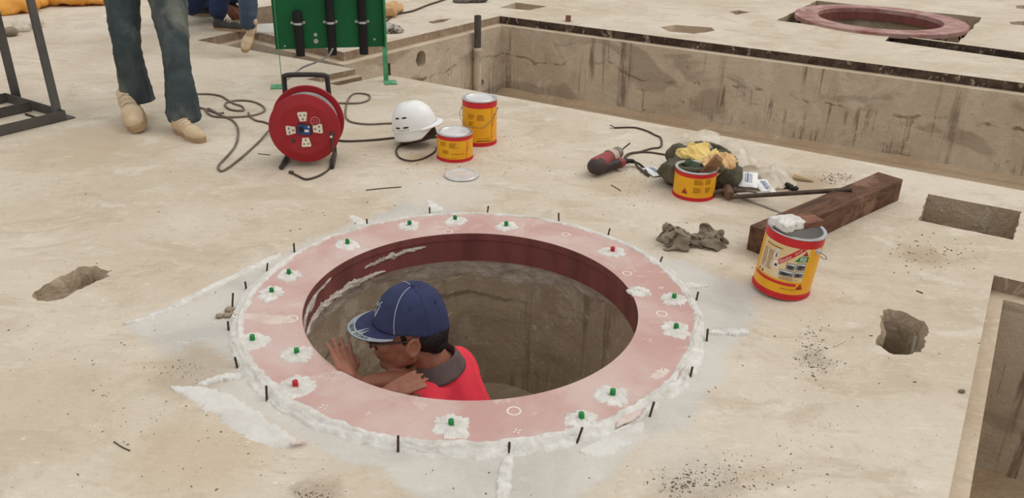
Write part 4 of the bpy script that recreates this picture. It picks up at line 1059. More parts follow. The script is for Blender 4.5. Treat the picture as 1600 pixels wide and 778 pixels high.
for (x0, x1) in ((-0.062, 0.008), (pl-0.012, pl+0.058)):
    mb = MB(); mb.box(((x0+x1)/2, -0.03, 0.004), (x1-x0, 0.085, 0.007), bev=0.001); mb.build('foot_plate', M_gleg, pan)
    mb = MB(); mb.lathe([(0, 0.0075), (0.005, 0.0076), (0.005, 0.0070)], 10, Matrix.Translation(V(((x0+x1)/2, -0.05, 0.0005)))); mb.build('bolt_hole', M_black, pan)
iM = MW[pan.name].inverted()
for k, (px, py0, py1) in enumerate([(470, 88, 10), (520, 86, -170), (569, 85, -170)]):
    Zp = depth(MW[pan.name] @ V((0.12+0.18*k, -0.025, 0.2)))
    x = 0.115+0.178*k
    b0 = iM @ W(px, py0, Zp); x = b0.x; zb = b0.z
    zt = (iM @ W(px-8, 12, Zp)).z if k == 0 else 1.05
    mb = MB(); mb.lathe([(0, zb), (0.024, zb), (0.0245, zb+0.004), (0.0245, zt-0.006), (0.021, zt), (0, zt)], 20, Matrix.Translation(V((x, -0.026, 0)))); mb.build('foam_pipe', M_foam, pan)
    zc = zb+0.178
    mb = MB(); mb.lathe([(0.0252, -0.006), (0.0268, -0.006), (0.0268, 0.006), (0.0252, 0.006)], 20, Matrix.Translation(V((x, -0.026, zc))), close=True); mb.box((x, -0.003, zc), (0.078, 0.004, 0.014)); 
    for s in (-1, 1): mb.lathe([(0, 0.006), (0.005, 0.005), (0.006, 0)], 10, Matrix.Translation(V((x+s*0.034, -0.005, zc))) @ FR.to_4x4())
    mb.build('pipe_clip', M_clip, pan)
for (px, py, r) in [(493, 55, 0.010), (494, 66, 0.013), (445, 72, 0.005), (588, 68, 0.006)]:
    q = iM @ W(px, py, depth(MW[pan.name] @ V((0.2, 0, 0.3))))
    mb = MB(); mb.lathe([(0, 0.005), (r*0.6, 0.005), (r*0.7, 0.002), (r, 0.0015), (r, 0)], 14, Matrix.Translation(V((q.x, 0.0022, q.z))) @ FR.to_4x4()); mb.build('bolt', M_clip, pan)

# ------------------------------------------------------------------ grey steel trestle, far left
M_gsteel = mat('grey_painted_steel', (92, 88, 82), (78, 74, 69), rough=0.6, scale=7, bump=0.1)
k0 = G(104, 188); l0 = G(12, 160); m0 = G(-110, 240)
tr = thing('steel_trestle', k0, 'grey angle-iron trestle with slanted leg and base frame at the left edge', 'steel frame')
o_ = lambda p: V(p)-k0
AW = 0.046
def angle(mb, a, b, upv):                    # L-section
    a, b = V(a), V(b); z = (b-a).normalized(); x = V(upv); x = (x-z*x.dot(z)).normalized(); y = z.cross(x)
    R = Matrix((x, y, z)).transposed(); L = (b-a).length; c = (a+b)/2
    mb.box(c+y*(AW/2), (0.005, AW, L), R); mb.box(c+x*(AW/2), (AW, 0.005, L), R)
n0 = l0+(m0-k0)
apex = V((l0.x+0.02, l0.y, 1.22))
mid = (k0+l0)/2+V((-0.02, 0, 0)); mid2 = mid+(m0-k0)
for (nm, a, b, u_) in [('front_rail', k0, m0, (0, 0, 1)), ('back_rail', k0, l0, (0, 0, 1)), ('middle_rail', mid, mid2, (0, 0, 1)), ('end_rail', l0, n0, (0, 0, 1)), ('far_rail', m0, n0, (0, 0, 1))]:
    mb = MB(); z = V((0, 0, 0.004)); angle(mb, o_(a)+z, o_(b)+z, u_); mb.build(nm, M_gsteel, tr, sharp=20)
zk = depth(k0)
kt = V(k0); kd = W(58, 0, zk+0.08)-W(103, 186, zk); kd = kd.normalized()
mb = MB(); angle(mb, o_(k0)+V((-0.02, 0.01, 0)), o_(k0)+V((-0.02, 0.01, 0))+kd*1.15, (-1, 0.2, 0)); mb.build('slanted_leg', M_gsteel, tr, sharp=20)
mb = MB(); angle(mb, o_(l0)+V((0.03, 0.0, 0)), o_(l0)+V((0.02, 0.0, 1.25)), (1, 0, 0)); mb.build('upright_leg', M_gsteel, tr, sharp=20)
mb = MB(); angle(mb, o_(m0), o_(m0)+V((0.05, 0.1, 1.15)), (1, 0, 0)); mb.build('upright_leg', M_gsteel, tr, sharp=20)
pt = k0+V((-0.02, 0.01, 0))+kd*1.12
mb = MB(); angle(mb, o_(pt), o_(l0)+V((-0.03, 0, 1.2)), (0, 0, -1)); mb.build('top_rail', M_gsteel, tr, sharp=20)
mb = MB(); mb.tube([o_(G(40, 178, 0.006)), o_(G(70, 188, 0.006))], 0.005, 6); mb.build('tie_rod', M_rebar, tr)

# ------------------------------------------------------------------ drill
M_drdk = mat('dark_drill_rubber', (72, 60, 56), (58, 48, 45), rough=0.55, spec=0.3, bump=0.05)
M_drred = mat('dull_red_drill_housing', (160, 72, 72), (142, 62, 62), rough=0.5, bump=0.05)
M_drgr = mat('worn_grey_metal', (150, 138, 126), (118, 108, 98), rough=0.45, metal=0.5, bump=0.1)
M_drpale = mat('pale_gear_housing', (196, 176, 160), (176, 156, 140), rough=0.5, bump=0.1)
dA, dB = G(932, 258, 0.045), G(969, 238, 0.05)
dd = (dB-dA); dd.z = 0; dl = dd.length
dr = thing('power_drill', (dA.x, dA.y, 0), 'worn red and dark grey power drill lying on the floor with its bit pointing away', 'drill', M=frame(dd, (0, 0, 1)))
iD_ = MW[dr.name].inverted()
Lp = lambda px, py, z: iD_ @ G(px, py, z)
mb = MB(); mb.cap((0, 0, 0.045), (dl*0.55, 0, 0.05), 0.036, 0.032, 3); dm = remeshed(mb, 0.004, 2); dm.build('housing', M_drred, dr)
mb = MB(); mb.cap((-0.012, 0, 0.043), (0.004, -0.006, 0.043), 0.034, 0.037, 3); g1 = Lp(940, 262, 0.032); g2 = Lp(968, 254, 0.032); mb.cap((0.0, -0.01, 0.038), g1, 0.033, 0.024, 3); mb.cap(g1, g2, 0.024, 0.020, 3)
dm = remeshed(mb, 0.004, 3); dm.build('grip', M_drdk, dr)
g3 = Lp(972, 254, 0.03)
mb = MB(); mb.cap(g2, g3, 0.0225, 0.019, 3); mb.build('grip_collar', M_drred, dr)
mb = MB(); mb.lathe([(0.034, 0), (0.036, 0.02), (0.030, 0.045), (0.022, 0.05)], 24, Matrix.Translation(V((dl*0.5, 0, 0.05))) @ dirM((1, 0, 0)).to_4x4()); mb.build('gear_housing', M_drpale, dr)
mb = MB(); mb.lathe([(0, 0.004), (0.024, 0.002), (0.026, 0.012), (0.025, 0.018), (0.027, 0.020), (0.027, 0.026), (0.025, 0.028), (0.027, 0.032), (0.026, 0.044), (0.016, 0.056), (0.0, 0.057)], 24, Matrix.Translation(V((dl*0.5+0.04, 0, 0.052))) @ dirM((1, 0, 0.05)).to_4x4()); mb.build('chuck', M_drgr, dr)
tip = Lp(984, 224, 0.05)
mb = MB(); mb.tube([(dl*0.5+0.09, 0, 0.054), tip], 0.0035, 8); mb.build('drill_bit', M_rebar, dr)
mb = MB(); mb.box((0.06, -0.030, 0.020), (0.045, 0.012, 0.014), Matrix.Rotation(-0.4, 3, 'Z'), bev=0.004); mb.build('trigger', M_black, dr)
mb = MB(); mb.tube(catmull([g3+V((-0.01, 0, -0.012)), Lp(974, 263, 0.006), Lp(968, 266, 0.006), Lp(962, 262, 0.006)], 8), 0.006, 8); mb.build('hanging_loop', M_drpale, dr)
g4 = Lp(990, 252, 0.022)
mb = MB(); mb.tube(catmull([g3, (g3+g4)/2+V((0, 0, 0.004)), g4], 6), [0.012]*6+[0.010]*6+[0.0075], 10); mb.build('cord_guard', M_black, dr)
mb = MB()
mb.tube(catmull([g4, Lp(1000, 257, 0.012), Lp(1008, 265, 0.006), Lp(1013, 275, 0.005)], 8), 0.0055, 8)
mb.tube(catmull([g4, Lp(996, 260, 0.008), Lp(1004, 268, 0.005), Lp(1010, 273, 0.005)], 8), 0.0045, 8)
mb.build('power_cord', M_cabdk, dr)
cable('drill_cord', [(974, 250), (978, 243), (986, 239), (1000, 237), (1018, 232), (1031, 230), (1034, 224), (1032, 215), (1024, 211), (1012, 205), (1000, 201), (988, 199), (960, 199.5)], 0.0045, M_cabdk, 'dark cord curling from the drill up to a bare forked end')
cable('cord_wire', [(960, 199.5), (957, 197), (953, 195.5)], 0.002, M_cabdk, 'bare upper wire of the forked end of the drill cord', 'wire')
cable('cord_wire', [(960, 199.5), (956, 200), (953, 200)], 0.002, M_gcab, 'bare lower wire of the forked end of the drill cord', 'wire')
cable('drill_cord', [(976, 248), (984, 241), (1000, 238), (1016, 238), (1036, 241), (1050, 244)], 0.0042, M_cabdk, 'dark cord running from the drill into the olive bag')

# ------------------------------------------------------------------ bag of rags and things round it
M_olive = mat('olive_canvas', (100, 94, 76), (78, 74, 60), rough=0.95, scale=8, bump=0.6, bscale=40, bd=0.015)
M_yelcloth = mat('yellow_rubber', (236, 208, 132), (220, 186, 104), rough=0.6, scale=10, bump=0.3)
M_orange = mat('orange_tan_cloth', (226, 188, 136), (206, 164, 112), rough=0.7, scale=10, bump=0.3)
M_gdark = mat('dark_green_cloth', (70, 84, 66), (54, 64, 52), rough=0.9, scale=10, bump=0.3)
def heap(ells, voxel, amp, freq, seed, smooth=2, kind=''):
    mb = MB()
    for (c, r) in ells: mb.ell(c, r, u=20, v=12)
    return remeshed(mb, voxel, smooth, post=(folds if kind else crumple)(amp, freq, seed, 0.001))
bc = G(1095, 288)
bag = thing('canvas_bag', (bc.x, bc.y, 0), 'slumped olive canvas bag behind the short open can', 'bag')
E_ = lambda px, py, z: V(G(px, py, z))-V((bc.x, bc.y, 0))
h1 = heap([(E_(1056, 268, 0.06), (0.070, 0.075, 0.060)), (E_(1048, 272, 0.045), (0.045, 0.06, 0.045)), (E_(1080, 270, 0.05), (0.08, 0.07, 0.05)), (E_(1105, 275, 0.045), (0.07, 0.06, 0.045)), (E_(1134, 274, 0.055), (0.062, 0.062, 0.055)), (E_(1142, 270, 0.045), (0.055, 0.06, 0.045)), (E_(1100, 252, 0.05), (0.13, 0.06, 0.05)), (E_(1062, 240, 0.09), (0.055, 0.035, 0.035))], 0.005, 0.014, 9, 3, 2, 'f')
h1.build('bag_body', M_olive, bag, sharp=180)
mb = MB(); mb.tube(catmull([E_(1052, 262, 0.09), E_(1062, 240, 0.115), E_(1090, 225, 0.10), E_(1125, 232, 0.085), E_(1150, 255, 0.07), E_(1128, 264, 0.105), E_(1100, 266, 0.095), E_(1075, 266, 0.10)], 8, True), 0.012, 8, closed=True)
mm = remeshed(mb, 0.005, 2, post=crumple(0.006, 30, 5)); mm.build('bag_hem', M_olive, bag, sharp=180)
g = heap([(G(1088, 243, 0.115), (0.085, 0.05, 0.034)), (G(1106, 248, 0.112), (0.065, 0.05, 0.036)), (G(1072, 246, 0.11), (0.038, 0.05, 0.028)), (G(1094, 234, 0.13), (0.05, 0.04, 0.024)), (G(1078, 252, 0.10), (0.05, 0.03, 0.02))], 0.004, 0.014, 16, 8, 1, 'f')
tag(g.build('rubber_glove', M_yelcloth, sharp=180), 'crumpled pale yellow glove lying on the olive bag', 'glove')
g = heap([(G(1122, 256, 0.11), (0.06, 0.045, 0.032)), (G(1136, 251, 0.112), (0.036, 0.04, 0.028)), (G(1112, 264, 0.10), (0.035, 0.03, 0.026))], 0.004, 0.014, 18, 18, 1, 'f')
tag(g.build('tan_cloth', M_orange, sharp=180), 'crumpled orange-tan cloth on the bag, right of the yellow glove', 'cloth')
g = heap([(G(1074, 256, 0.10), (0.030, 0.03, 0.018)), (G(1086, 260, 0.095), (0.035, 0.03, 0.018))], 0.0045, 0.010, 26, 28)
tag(g.build('green_cloth', M_gdark, sharp=180), 'small dark green cloth showing under the yellow glove', 'cloth')
n = NT('clear_plastic_film'); p = n.obj()
tb_ = n.n.new('ShaderNodeBsdfTransparent'); tr_ = n.n.new('ShaderNodeBsdfTranslucent'); mx = n.n.new('ShaderNodeMixShader'); 
n.done(n.mix(n.ramp(n.noise(p, 20, 5), 0.4, 0.6), lin((238, 228, 212)), lin((222, 208, 188))), 0.25, 0, 0.6)
mx.inputs[0].default_value = 0.55; n.L(tb_.outputs[0], mx.inputs[1]); n.L(n.b.outputs[0], mx.inputs[2]); n.L(mx.outputs[0], n.out.inputs['Surface'])
M_film = n.m
def film(corners, hgt, seed, label, amp=0.02):
    P = [G(*c[:2], c[2]) for c in corners]
    mb = MB()
    def fn(u, v):
        q = (P[0]*(1-u)+P[1]*u)*(1-v)+(P[3]*(1-u)+P[2]*u)*v
        d = ridged(q, 13, seed)*0.6+ridged(q, 34, seed+4)*0.35
        q.z += hgt*math.sin(PI*u)*math.sin(PI*v)*(1.0+0.5*nz(q, 9, seed))+amp*d*0.7
        q.x += amp*nz(q, 17, seed+2); q.y += amp*nz(q, 17, seed+8)
        q.z = max(q.z, 0.002)
        return q
    mb.grid(fn, 60, 36)
    return tag(mb.build('plastic_bag', M_film, sharp=180), label, 'plastic bag', 'clear plastic bags')
film([(1066, 212, 0.03), (1122, 214, 0.02), (1150, 240, 0.02), (1095, 232, 0.11)], 0.05, 1, 'crumpled clear plastic bag behind the yellow glove on the olive bag')
film([(1120, 222, 0.05), (1150, 226, 0.02), (1192, 262, 0.005), (1150, 262, 0.08)], 0.05, 5, 'clear plastic bag spilling over the right of the olive bag')
film([(1180, 268, 0.01), (1222, 266, 0.004), (1246, 290, 0.004), (1200, 300, 0.01)], 0.05, 9, 'flat clear plastic bag on the floor right of the white sachets')
M_sach = mat('white_sachet', (243, 243, 241), (236, 235, 232), rough=0.5, bump=0.1)
M_bluet = mat('blue_print', (96, 112, 150), rough=0.6, bump=0)
def sachet(c, ang, L, w_, z, tilt, label, seed):
    t = thing('sachet', (c.x, c.y, z), label, 'sachet', 'white sachets', Matrix.Rotation(ang, 3, 'Z') @ Matrix.Rotation(tilt, 3, 'X'))
    top = lambda x, y: 0.009*max(0, (1-abs(2*x/w_)**4)*(1-abs(2*y/L)**5))+0.003*nz((x*40, y*40, seed), 1)+0.004
    mb = MB(); mb.grid(lambda u, v: V(((u-0.5)*w_, (v-0.5)*L, top((u-0.5)*w_, (v-0.5)*L))), 20, 24)
    mb.grid(lambda u, v: V(((u-0.5)*w_, (v-0.5)*L, 0.002+0.003*nz(((u-0.5)*w_*40, (v-0.5)*L*40, seed), 1)-0.004*max(0, (1-abs(2*u-1)**4)*(1-abs(2*v-1)**4)))), 20, 24)
    mb.build('pouch', M_sach, t)
    mb = MB(); rnd = random.Random(seed)
    for r in range(5):
        y0 = -L*0.30; x = -w_*0.24+r*w_*0.10 if False else -w_*0.20+r*w_*0.085
        y = y0
        while y < L*0.28:
            l = rnd.uniform(0.004, 0.012); wd_ = 0.003 if r != 1 else 0.0055
            q = [(x, y), (x+wd_, y), (x+wd_, min(y+l, L*0.3)), (x, min(y+l, L*0.3))]
            mb.bm.faces.new([mb.bm.verts.new(V((a, b, top(a, b)+0.0006))) for a, b in q]); y += l+0.002
    mb.build('print', M_bluet, t, fix=False, smooth=False)
sachet(G(1022, 270), math.radians(22), 0.105, 0.068, 0.002, 0.0, 'white sachet with blue print lying left of the olive bag', 1)
sachet(G(1168, 290), math.radians(-14), 0.11, 0.074, 0.024, 0.25, 'white sachet with blue print leaning right of the bag, nearer the bag', 2)
sachet(G(1194, 297), math.radians(12), 0.105, 0.064, 0.012, 0.22, 'white sachet with blue print farthest right, behind the long steel bar', 3)

# steel bar, hammer, strips
M_bar = mat('brown_steel_bar', (96, 80, 68), (74, 62, 54), rough=0.6, metal=0.4, scale=30, bump=0.4, bscale=120)
p0, p1 = G(1143, 308, 0.018), G(1331, 296, 0.101)
mb = MB(); mb.tube([p0, p1], 0.0092, 12); tag(mb.build('steel_bar', M_bar), 'long round steel bar with its right end resting on the timber', 'steel bar')
hm = G(1136, 306)
ham = thing('sledge_hammer', (hm.x, hm.y, 0), 'rusty hammer head with dark handle lying at the left end of the steel bar', 'hammer')
M_rh = mat('rusty_hammer_steel', (128, 100, 84), (96, 74, 62), rough=0.75, metal=0.3, scale=25, bump=0.5, bscale=60)
ax = (G(1140, 312)-G(1134, 296)); ax.z = 0
mb = MB(); mb.lathe([(0, -0.052), (0.017, -0.052), (0.020, -0.046), (0.0185, -0.030), (0.021, -0.026), (0.019, -0.014), (0.021, -0.010), (0.019, 0.004), (0.021, 0.012), (0.019, 0.022), (0.020, 0.040), (0.016, 0.048), (0, 0.048)], 16, Matrix.Translation(V((0, 0, 0.021))) @ dirM(-ax).to_4x4()); mb.build('head', M_rh, ham, sharp=30)
e1_ = V(G(1110, 302, 0.02))-V((hm.x, hm.y, 0)); e2_ = V(G(1182, 303, 0.028))-V((hm.x, hm.y, 0))
mb = MB(); mb.tube([e1_, (0, 0, 0.026), e2_], [0.011, 0.012, 0.010], 10); mb.build('handle', M_bar, ham)
M_strip = mat('pale_steel_strip', (178, 168, 158), (150, 140, 130), rough=0.4, metal=0.5, bump=0.1)
def flat(a, b, w_, th, m, name, label, cat, group=None):
    mb = MB(); mb.bar(a, b, w_, th, (0, 0, 1)); return tag(mb.build(name, m, sharp=20), label, cat, group)
flat(G(1152, 303, 0.034), G(1203, 300, 0.030), 0.018, 0.003, M_strip, 'steel_strip', 'flat pale steel strip lying just above the left part of the steel bar', 'steel strip')
flat(G(1158, 308, 0.006), G(1223, 333, 0.003), 0.010, 0.003, M_strip, 'steel_strip', 'thin pale strip slanting on the floor from the hammer toward the timber', 'steel strip')
pk = heap([(G(1231, 290, 0.012), (0.022, 0.012, 0.012)), (G(1240, 294, 0.009), (0.02, 0.01, 0.009))], 0.0035, 0.006, 50, 3)
tag(pk.build('black_lump', M_black, sharp=180), 'small crumpled black object on the floor behind the steel bar', 'lump')
mb = MB(); mb.tube([G(1240, 275, 0.012), G(1256, 279, 0.010), G(1272, 283, 0.006)], [0.016, 0.012, 0.003], 8); tag(mb.build('wooden_stake', mat('pale_wood', (206, 182, 148), (186, 160, 126), rough=0.8, scale=6)), 'pale pointed wooden stake poking from the flat plastic bag', 'stake')
# grey rag
M_rag = mat('grey_brown_rag', (150, 137, 119), (120, 109, 95), rough=0.95, scale=9, bump=0.5, bscale=140)
ra, rb2 = G(1050, 381), G(1114, 381); rmid = (ra+rb2)/2; rxd = (rb2-ra).normalized(); ryd = V((-rxd.y, rxd.x, 0))
def ragpt(u, v):
    s_, t_ = u-0.5, v-0.5
    q = V((u*3.4, v*3.0, 0.7))
    x = s_*0.215+0.034*nz(q, 1.6, 1)+0.020*nz(q, 3.3, 2)
    wv = 0.060+0.050*math.exp(-((u-0.2)/0.2)**2)+0.030*math.exp(-((u-0.86)/0.13)**2)
    y = t_*wv*1.15+0.032*nz(q, 1.7, 3)+0.020*nz(q, 3.6, 4)
    hh = 0.026+0.052*math.exp(-((u-0.17)/0.19)**2)+0.034*math.exp(-((u-0.85)/0.13)**2)
    e = max(0.0, 1-(2*t_)**4)*max(0.0, 1-(2*s_)**10)
    f = 0.72+0.30*nz(q, 1.5, 5)*1.6+0.28*nz(q, 3.1, 6)*1.6+0.10*nz(q, 7, 8)
    z = 0.004+hh*e*max(0.08, f)
    p = rmid+rxd*x+ryd*y; p.z = z
    return p
mb = MB(); mb.grid(ragpt, 120, 90)
rg = tag(mb.build('rag', M_rag, sharp=180), 'crumpled grey-brown rag on the floor right of the ring', 'rag')
mo = rg.modifiers.new('t', 'SOLIDIFY'); mo.thickness = 0.002

# ------------------------------------------------------------------ pipes in the pit
pp, hz_, _ = None, None, None
u3, v3, pw = alongwall(740, 36, iD, -uu)
pw = pw + V((uu.y, -uu.x, 0))*0.04
pv = thing('standpipe', (pw.x, pw.y, -PD), 'vertical grey pipe standing at the left wall of the long pit', 'pipe')
mb = MB(); top_z = W(740, 23, depth(pw)).z
mb.lathe([(0.032, 0), (0.032, 0.42), (0.029, 0.43)], 20); tag(mb.build('coated_base', M_pit, pv), 'concrete-splashed lower pipe')
mb = MB(); mb.lathe([(0.027, 0.40), (0.027, top_z+PD), (0.022, top_z+PD), (0.022, 0.42)], 20); tag(mb.build('bare_top', mat('dark_grey_pipe', (96, 92, 86), (74, 70, 66), rough=0.6, scale=9), pv, sharp=30), 'bare dark grey upper pipe')
rs = G(887, 46, -D1); rs2 = W(888, 25, depth(rs))
mb = MB(); mb.bar(rs, rs2, 0.042, 0.042); tag(mb.build('steel_stub', mat('rusty_stub', (120, 84, 66), (98, 68, 54), rough=0.8, scale=14), sharp=20), 'short rusty steel stub rising from the far edge of the long pit', 'steel stub')
rs = G(608, 118, 0); rs2 = W(607, 99, depth(rs)); d_ = rs2-rs
mb = MB(); mb.bar(rs-V((0, 0, 0.02)), rs2, 0.020, 0.012); tag(mb.build('steel_stub', M_rebar, sharp=20), 'small dark steel stub beside the green panel\'s right foot', 'steel stub')
q0 = G(1433, 524, -0.05); q1 = W(1426, 556, depth(q0)+0.01)
mb = MB(); mb.tube([q0, q1], 0.0085, 12); tag(mb.build('conduit', mat('pale_conduit', (206, 196, 180), rough=0.5)), 'pale conduit end inside the square broken pocket at right', 'conduit')

# ------------------------------------------------------------------ far clutter
M_tarp = mat('yellow_tarp', (232, 168, 76), (214, 146, 60), rough=0.6, scale=5, bump=0.3)
def heapat(name, ells, voxel, amp, freq, seed, m, label, cat):
    g = heap([(G(px, py, z), r) for (px, py, z, r) in ells], voxel, amp, freq, seed); tag(g.build(name, m, sharp=180), label, cat)
heapat('yellow_tarp', [(18, 8, 0.05, (0.20, 0.14, 0.06)), (44, 2, 0.05, (0.14, 0.14, 0.06)), (5, 16, 0.03, (0.12, 0.08, 0.03))], 0.016, 0.035, 8, 2, M_tarp, 'yellow-orange tarp heap at the top left behind the trestle\'s upright', 'tarp')
heapat('yellow_tarp', [(110, -3, 0.05, (0.22, 0.14, 0.05)), (142, 1, 0.03, (0.16, 0.10, 0.035)), (85, 2, 0.03, (0.15, 0.08, 0.03))], 0.016, 0.03, 8, 5, M_tarp, 'yellow-orange tarp heap at the top edge beside the walking person', 'tarp')
heapat('plastic_sheet', [(44, 36, 0.03, (0.10, 0.09, 0.03)), (54, 32, 0.03, (0.06, 0.07, 0.035)), (34, 44, 0.02, (0.06, 0.05, 0.02))], 0.012, 0.024, 12, 7, M_film, 'crumpled whitish plastic sheet between the two trestle legs', 'plastic sheet')
heapat('stone_lump', [(16, 50, 0.025, (0.05, 0.05, 0.03))], 0.010, 0.012, 15, 9, M_rag, 'small grey-brown lump beside the trestle\'s upright leg', 'lump')
heapat('beige_cloth', [(606, 16, 0.05, (0.08, 0.08, 0.05)), (616, 12, 0.05, (0.07, 0.06, 0.04)), (600, 20, 0.03, (0.08, 0.05, 0.03))], 0.011, 0.026, 15, 11, mat('beige_cloth', (216, 178, 132), (196, 156, 112), rough=0.9), 'crumpled beige cloth on the floor right of the green panel', 'cloth')
heapat('speckled_cloth', [(612, 46, 0.02, (0.09, 0.06, 0.03)), (604, 43, 0.02, (0.07, 0.09, 0.03))], 0.010, 0.018, 20, 13, mat('speckled_grey_cloth', (190, 180, 168), (84, 78, 74), rough=0.9, scale=22, lo=0.5, hi=0.58), 'speckled grey cloth at the pit edge below the beige cloth', 'cloth')
mb = MB(); q = G(745, 0); 
heapat('grey_scrap', [(742, -1, 0.02, (0.12, 0.08, 0.03)), (722, 1, 0.015, (0.08, 0.06, 0.02))], 0.012, 0.02, 14, 17, mat('grey_scrap', (120, 114, 108), (84, 80, 76), rough=0.8), 'dark grey scrap sheet on the floor at the top edge near centre', 'scrap')
# white board lying between the back pits
mb = MB(); mb.prism([(p.x, p.y) for p in ccw(GP([(396, 40), (452, 38), (470, 57), (392, 51)]))], 0.001, 0.012); tag(mb.build('white_sheet', mat('white_dusty_sheet', (232, 226, 218), (220, 212, 202), rough=0.9), sharp=20), 'white dusty sheet on the floor left of the green panel', 'sheet')
# twigs and offcuts
M_splint = mat('pale_splinter', (222, 210, 190), rough=0.8, bump=0)
M_twig = mat('dark_twig', (92, 76, 62), (74, 60, 50), rough=0.8, bump=0)
for (pts, r, lb) in [([(572, 297), (600, 294), (627, 292)], 0.0036, 'thin dark rod on the floor below the red reel and the lid'), ([(178, 690), (190, 698), (203, 704)], 0.0025, 'small dark twig on the floor at lower left'),
                     ([(403, 240), (412, 241), (422, 242)], 0.003, 'tiny dark twig on the floor left of the reel\'s foot'), ([(955, 289), (962, 293), (970, 298)], 0.003, 'small dark twig on the floor in front of the drill'),
                     ([(1303, 541), (1312, 536), (1321, 530)], 0.004, 'pale bent splinter on the floor left of the square broken pocket'), ([(1432, 454), (1437, 456), (1442, 458)], 0.003, 'tiny dark splinter on the floor above the square broken pocket')]:
    cable('twig', pts, r*0.6, M_splint if 'pale' in lb else M_twig, lb, 'twig', 'twigs on the floor')
g = G(1502, 613); mb = MB(); mb.ell((g.x, g.y, 0.004), (0.009, 0.006, 0.005)); mb = remeshed(mb, 0.002, 1, post=crumple(0.002, 120, 3, 0)); tag(mb.build('pebble', mat('brown_pebble', (132, 114, 94), rough=0.9)), 'dark pebble on the floor beside the right-hand pit\'s edge', 'pebble')
# crumbs: uncountable
holes_all = [hp, rightpit, sq, slot, oval, sqh, rect, backpit]+tiny
def crumbs(name, m, label, spec, seed):
    rnd = random.Random(seed); mb = MB(); ico = bmesh.new(); bmesh.ops.create_icosphere(ico, subdivisions=1, radius=1); base = [v.co.copy() for v in ico.verts]; fcs = [[v.index for v in f.verts] for f in ico.faces]; ico.free()
    for (px, py, sx_, sy_, cnt, smin, smax) in spec:
        for _ in range(int(cnt*1.7)):
            x, y = rnd.gauss(px, sx_), rnd.gauss(py, sy_)
            if sx_ > 300: x, y = rnd.uniform(-40, 1640), rnd.uniform(8, 800)
            p = G(x, y)
            if (p-RC).length < ROUT+0.06 or any(inpoly(p, h) for h in holes_all): continue
            s = (smin+(smax-smin)*rnd.random()**3)*0.72; R = Matrix.Rotation(rnd.uniform(0, 6.3), 3, 'Z')
            el = rnd.uniform(0.7, 2.6)
            q = [mb.bm.verts.new(p+R @ V((b.x*s*el*rnd.uniform(.5, 1.3), b.y*s*rnd.uniform(.5, 1.3), s*0.35+b.z*s*0.5))) for b in base]
            for f in fcs: mb.bm.faces.new([q[i] for i in f])
    return tag(obj(name, mb.bm, m, smooth=False), label, 'crumbs', kind='stuff')
crumbs('dark_crumbs', mat('dark_crumb', (104, 88, 72), (80, 66, 54), rough=0.9, bump=0), 'dark concrete crumbs scattered over the floor', [
    (800, 400, 999, 0, 330, 0.0012, 0.0035), (1272, 552, 14, 22, 120, 0.001, 0.0038), (1284, 575, 26, 9, 40, 0.001, 0.003), (1090, 748, 44, 12, 110, 0.001, 0.0032), (1060, 757, 14, 8, 50, 0.001, 0.0035), (1450, 400, 40, 16, 90, 0.001, 0.0045), (1310, 279, 18, 5, 110, 0.0015, 0.0045),
    (1205, 400, 18, 18, 120, 0.001, 0.0035), (690, 240, 45, 14, 90, 0.0015, 0.004), (1040, 270, 40, 18, 60, 0.0012, 0.004), (990, 290, 40, 20, 70, 0.001, 0.0035), (560, 330, 60, 20, 40, 0.001, 0.004), (1000, 310, 60, 30, 60, 0.001, 0.003), (760, 240, 60, 30, 60, 0.001, 0.004), (290, 580, 25, 8, 50, 0.001, 0.003), (492, 772, 20, 6, 50, 0.001, 0.003), (1180, 740, 60, 25, 60, 0.001, 0.003), (240, 640, 120, 60, 40, 0.001, 0.003), (100, 560, 120, 60, 40, 0.001, 0.003)], 5)
crumbs('pale_crumbs', mat('pale_crumb', (226, 216, 200), (206, 194, 176), rough=0.9, bump=0), 'pale sealant and mortar crumbs scattered over the floor', [
    (800, 400, 999, 0, 260, 0.001, 0.0032), (1090, 748, 40, 16, 60, 0.001, 0.003), (430, 700, 60, 30, 60, 0.001, 0.0035), (1000, 330, 70, 30, 60, 0.001, 0.003), (300, 500, 90, 60, 50, 0.001, 0.003), (1200, 650, 100, 60, 70, 0.001, 0.003), (180, 600, 120, 70, 60, 0.001, 0.003)], 6)
# ------------------------------------------------------------------ people
def skinmat(name, c, c2):
    m = mat(name, c, c2, rough=0.5, spec=0.35, scale=14, bump=0.12, bscale=160, bd=0.002)
    return m
M_skin = skinmat('brown_skin', (160, 106, 84), (142, 92, 72))
M_skin2 = skinmat('brown_skin_others', (150, 104, 82), (132, 88, 68))  # slightly deeper skin tone, used for the walking and crouching figures
M_hair = mat('black_hair', (32, 27, 25), (22, 19, 18), rough=0.6, scale=60, bump=0.8, bscale=220)
M_cap = mat('navy_cap_cloth', (52, 58, 92), (46, 51, 82), rough=0.85, scale=30, bump=0.25, bscale=300, bd=0.001)
M_capg = mat('grey_cap_trim', (158, 164, 168), (138, 146, 150), rough=0.8, scale=120, bump=0.2)
M_pipe = mat('pale_piping', (176, 176, 184), rough=0.8, bump=0)
M_shirt = mat('coral_red_shirt', (236, 68, 84), (228, 58, 74), rough=0.8, spec=0.2, scale=5, bump=0.12, bscale=260)
M_coll = mat('grey_brown_collar', (104, 88, 86), (88, 74, 73), rough=0.9, scale=20, bump=0.3, bscale=260)
M_frame = mat('dark_spectacle_frame', (46, 34, 32), rough=0.3, spec=0.5, bump=0)
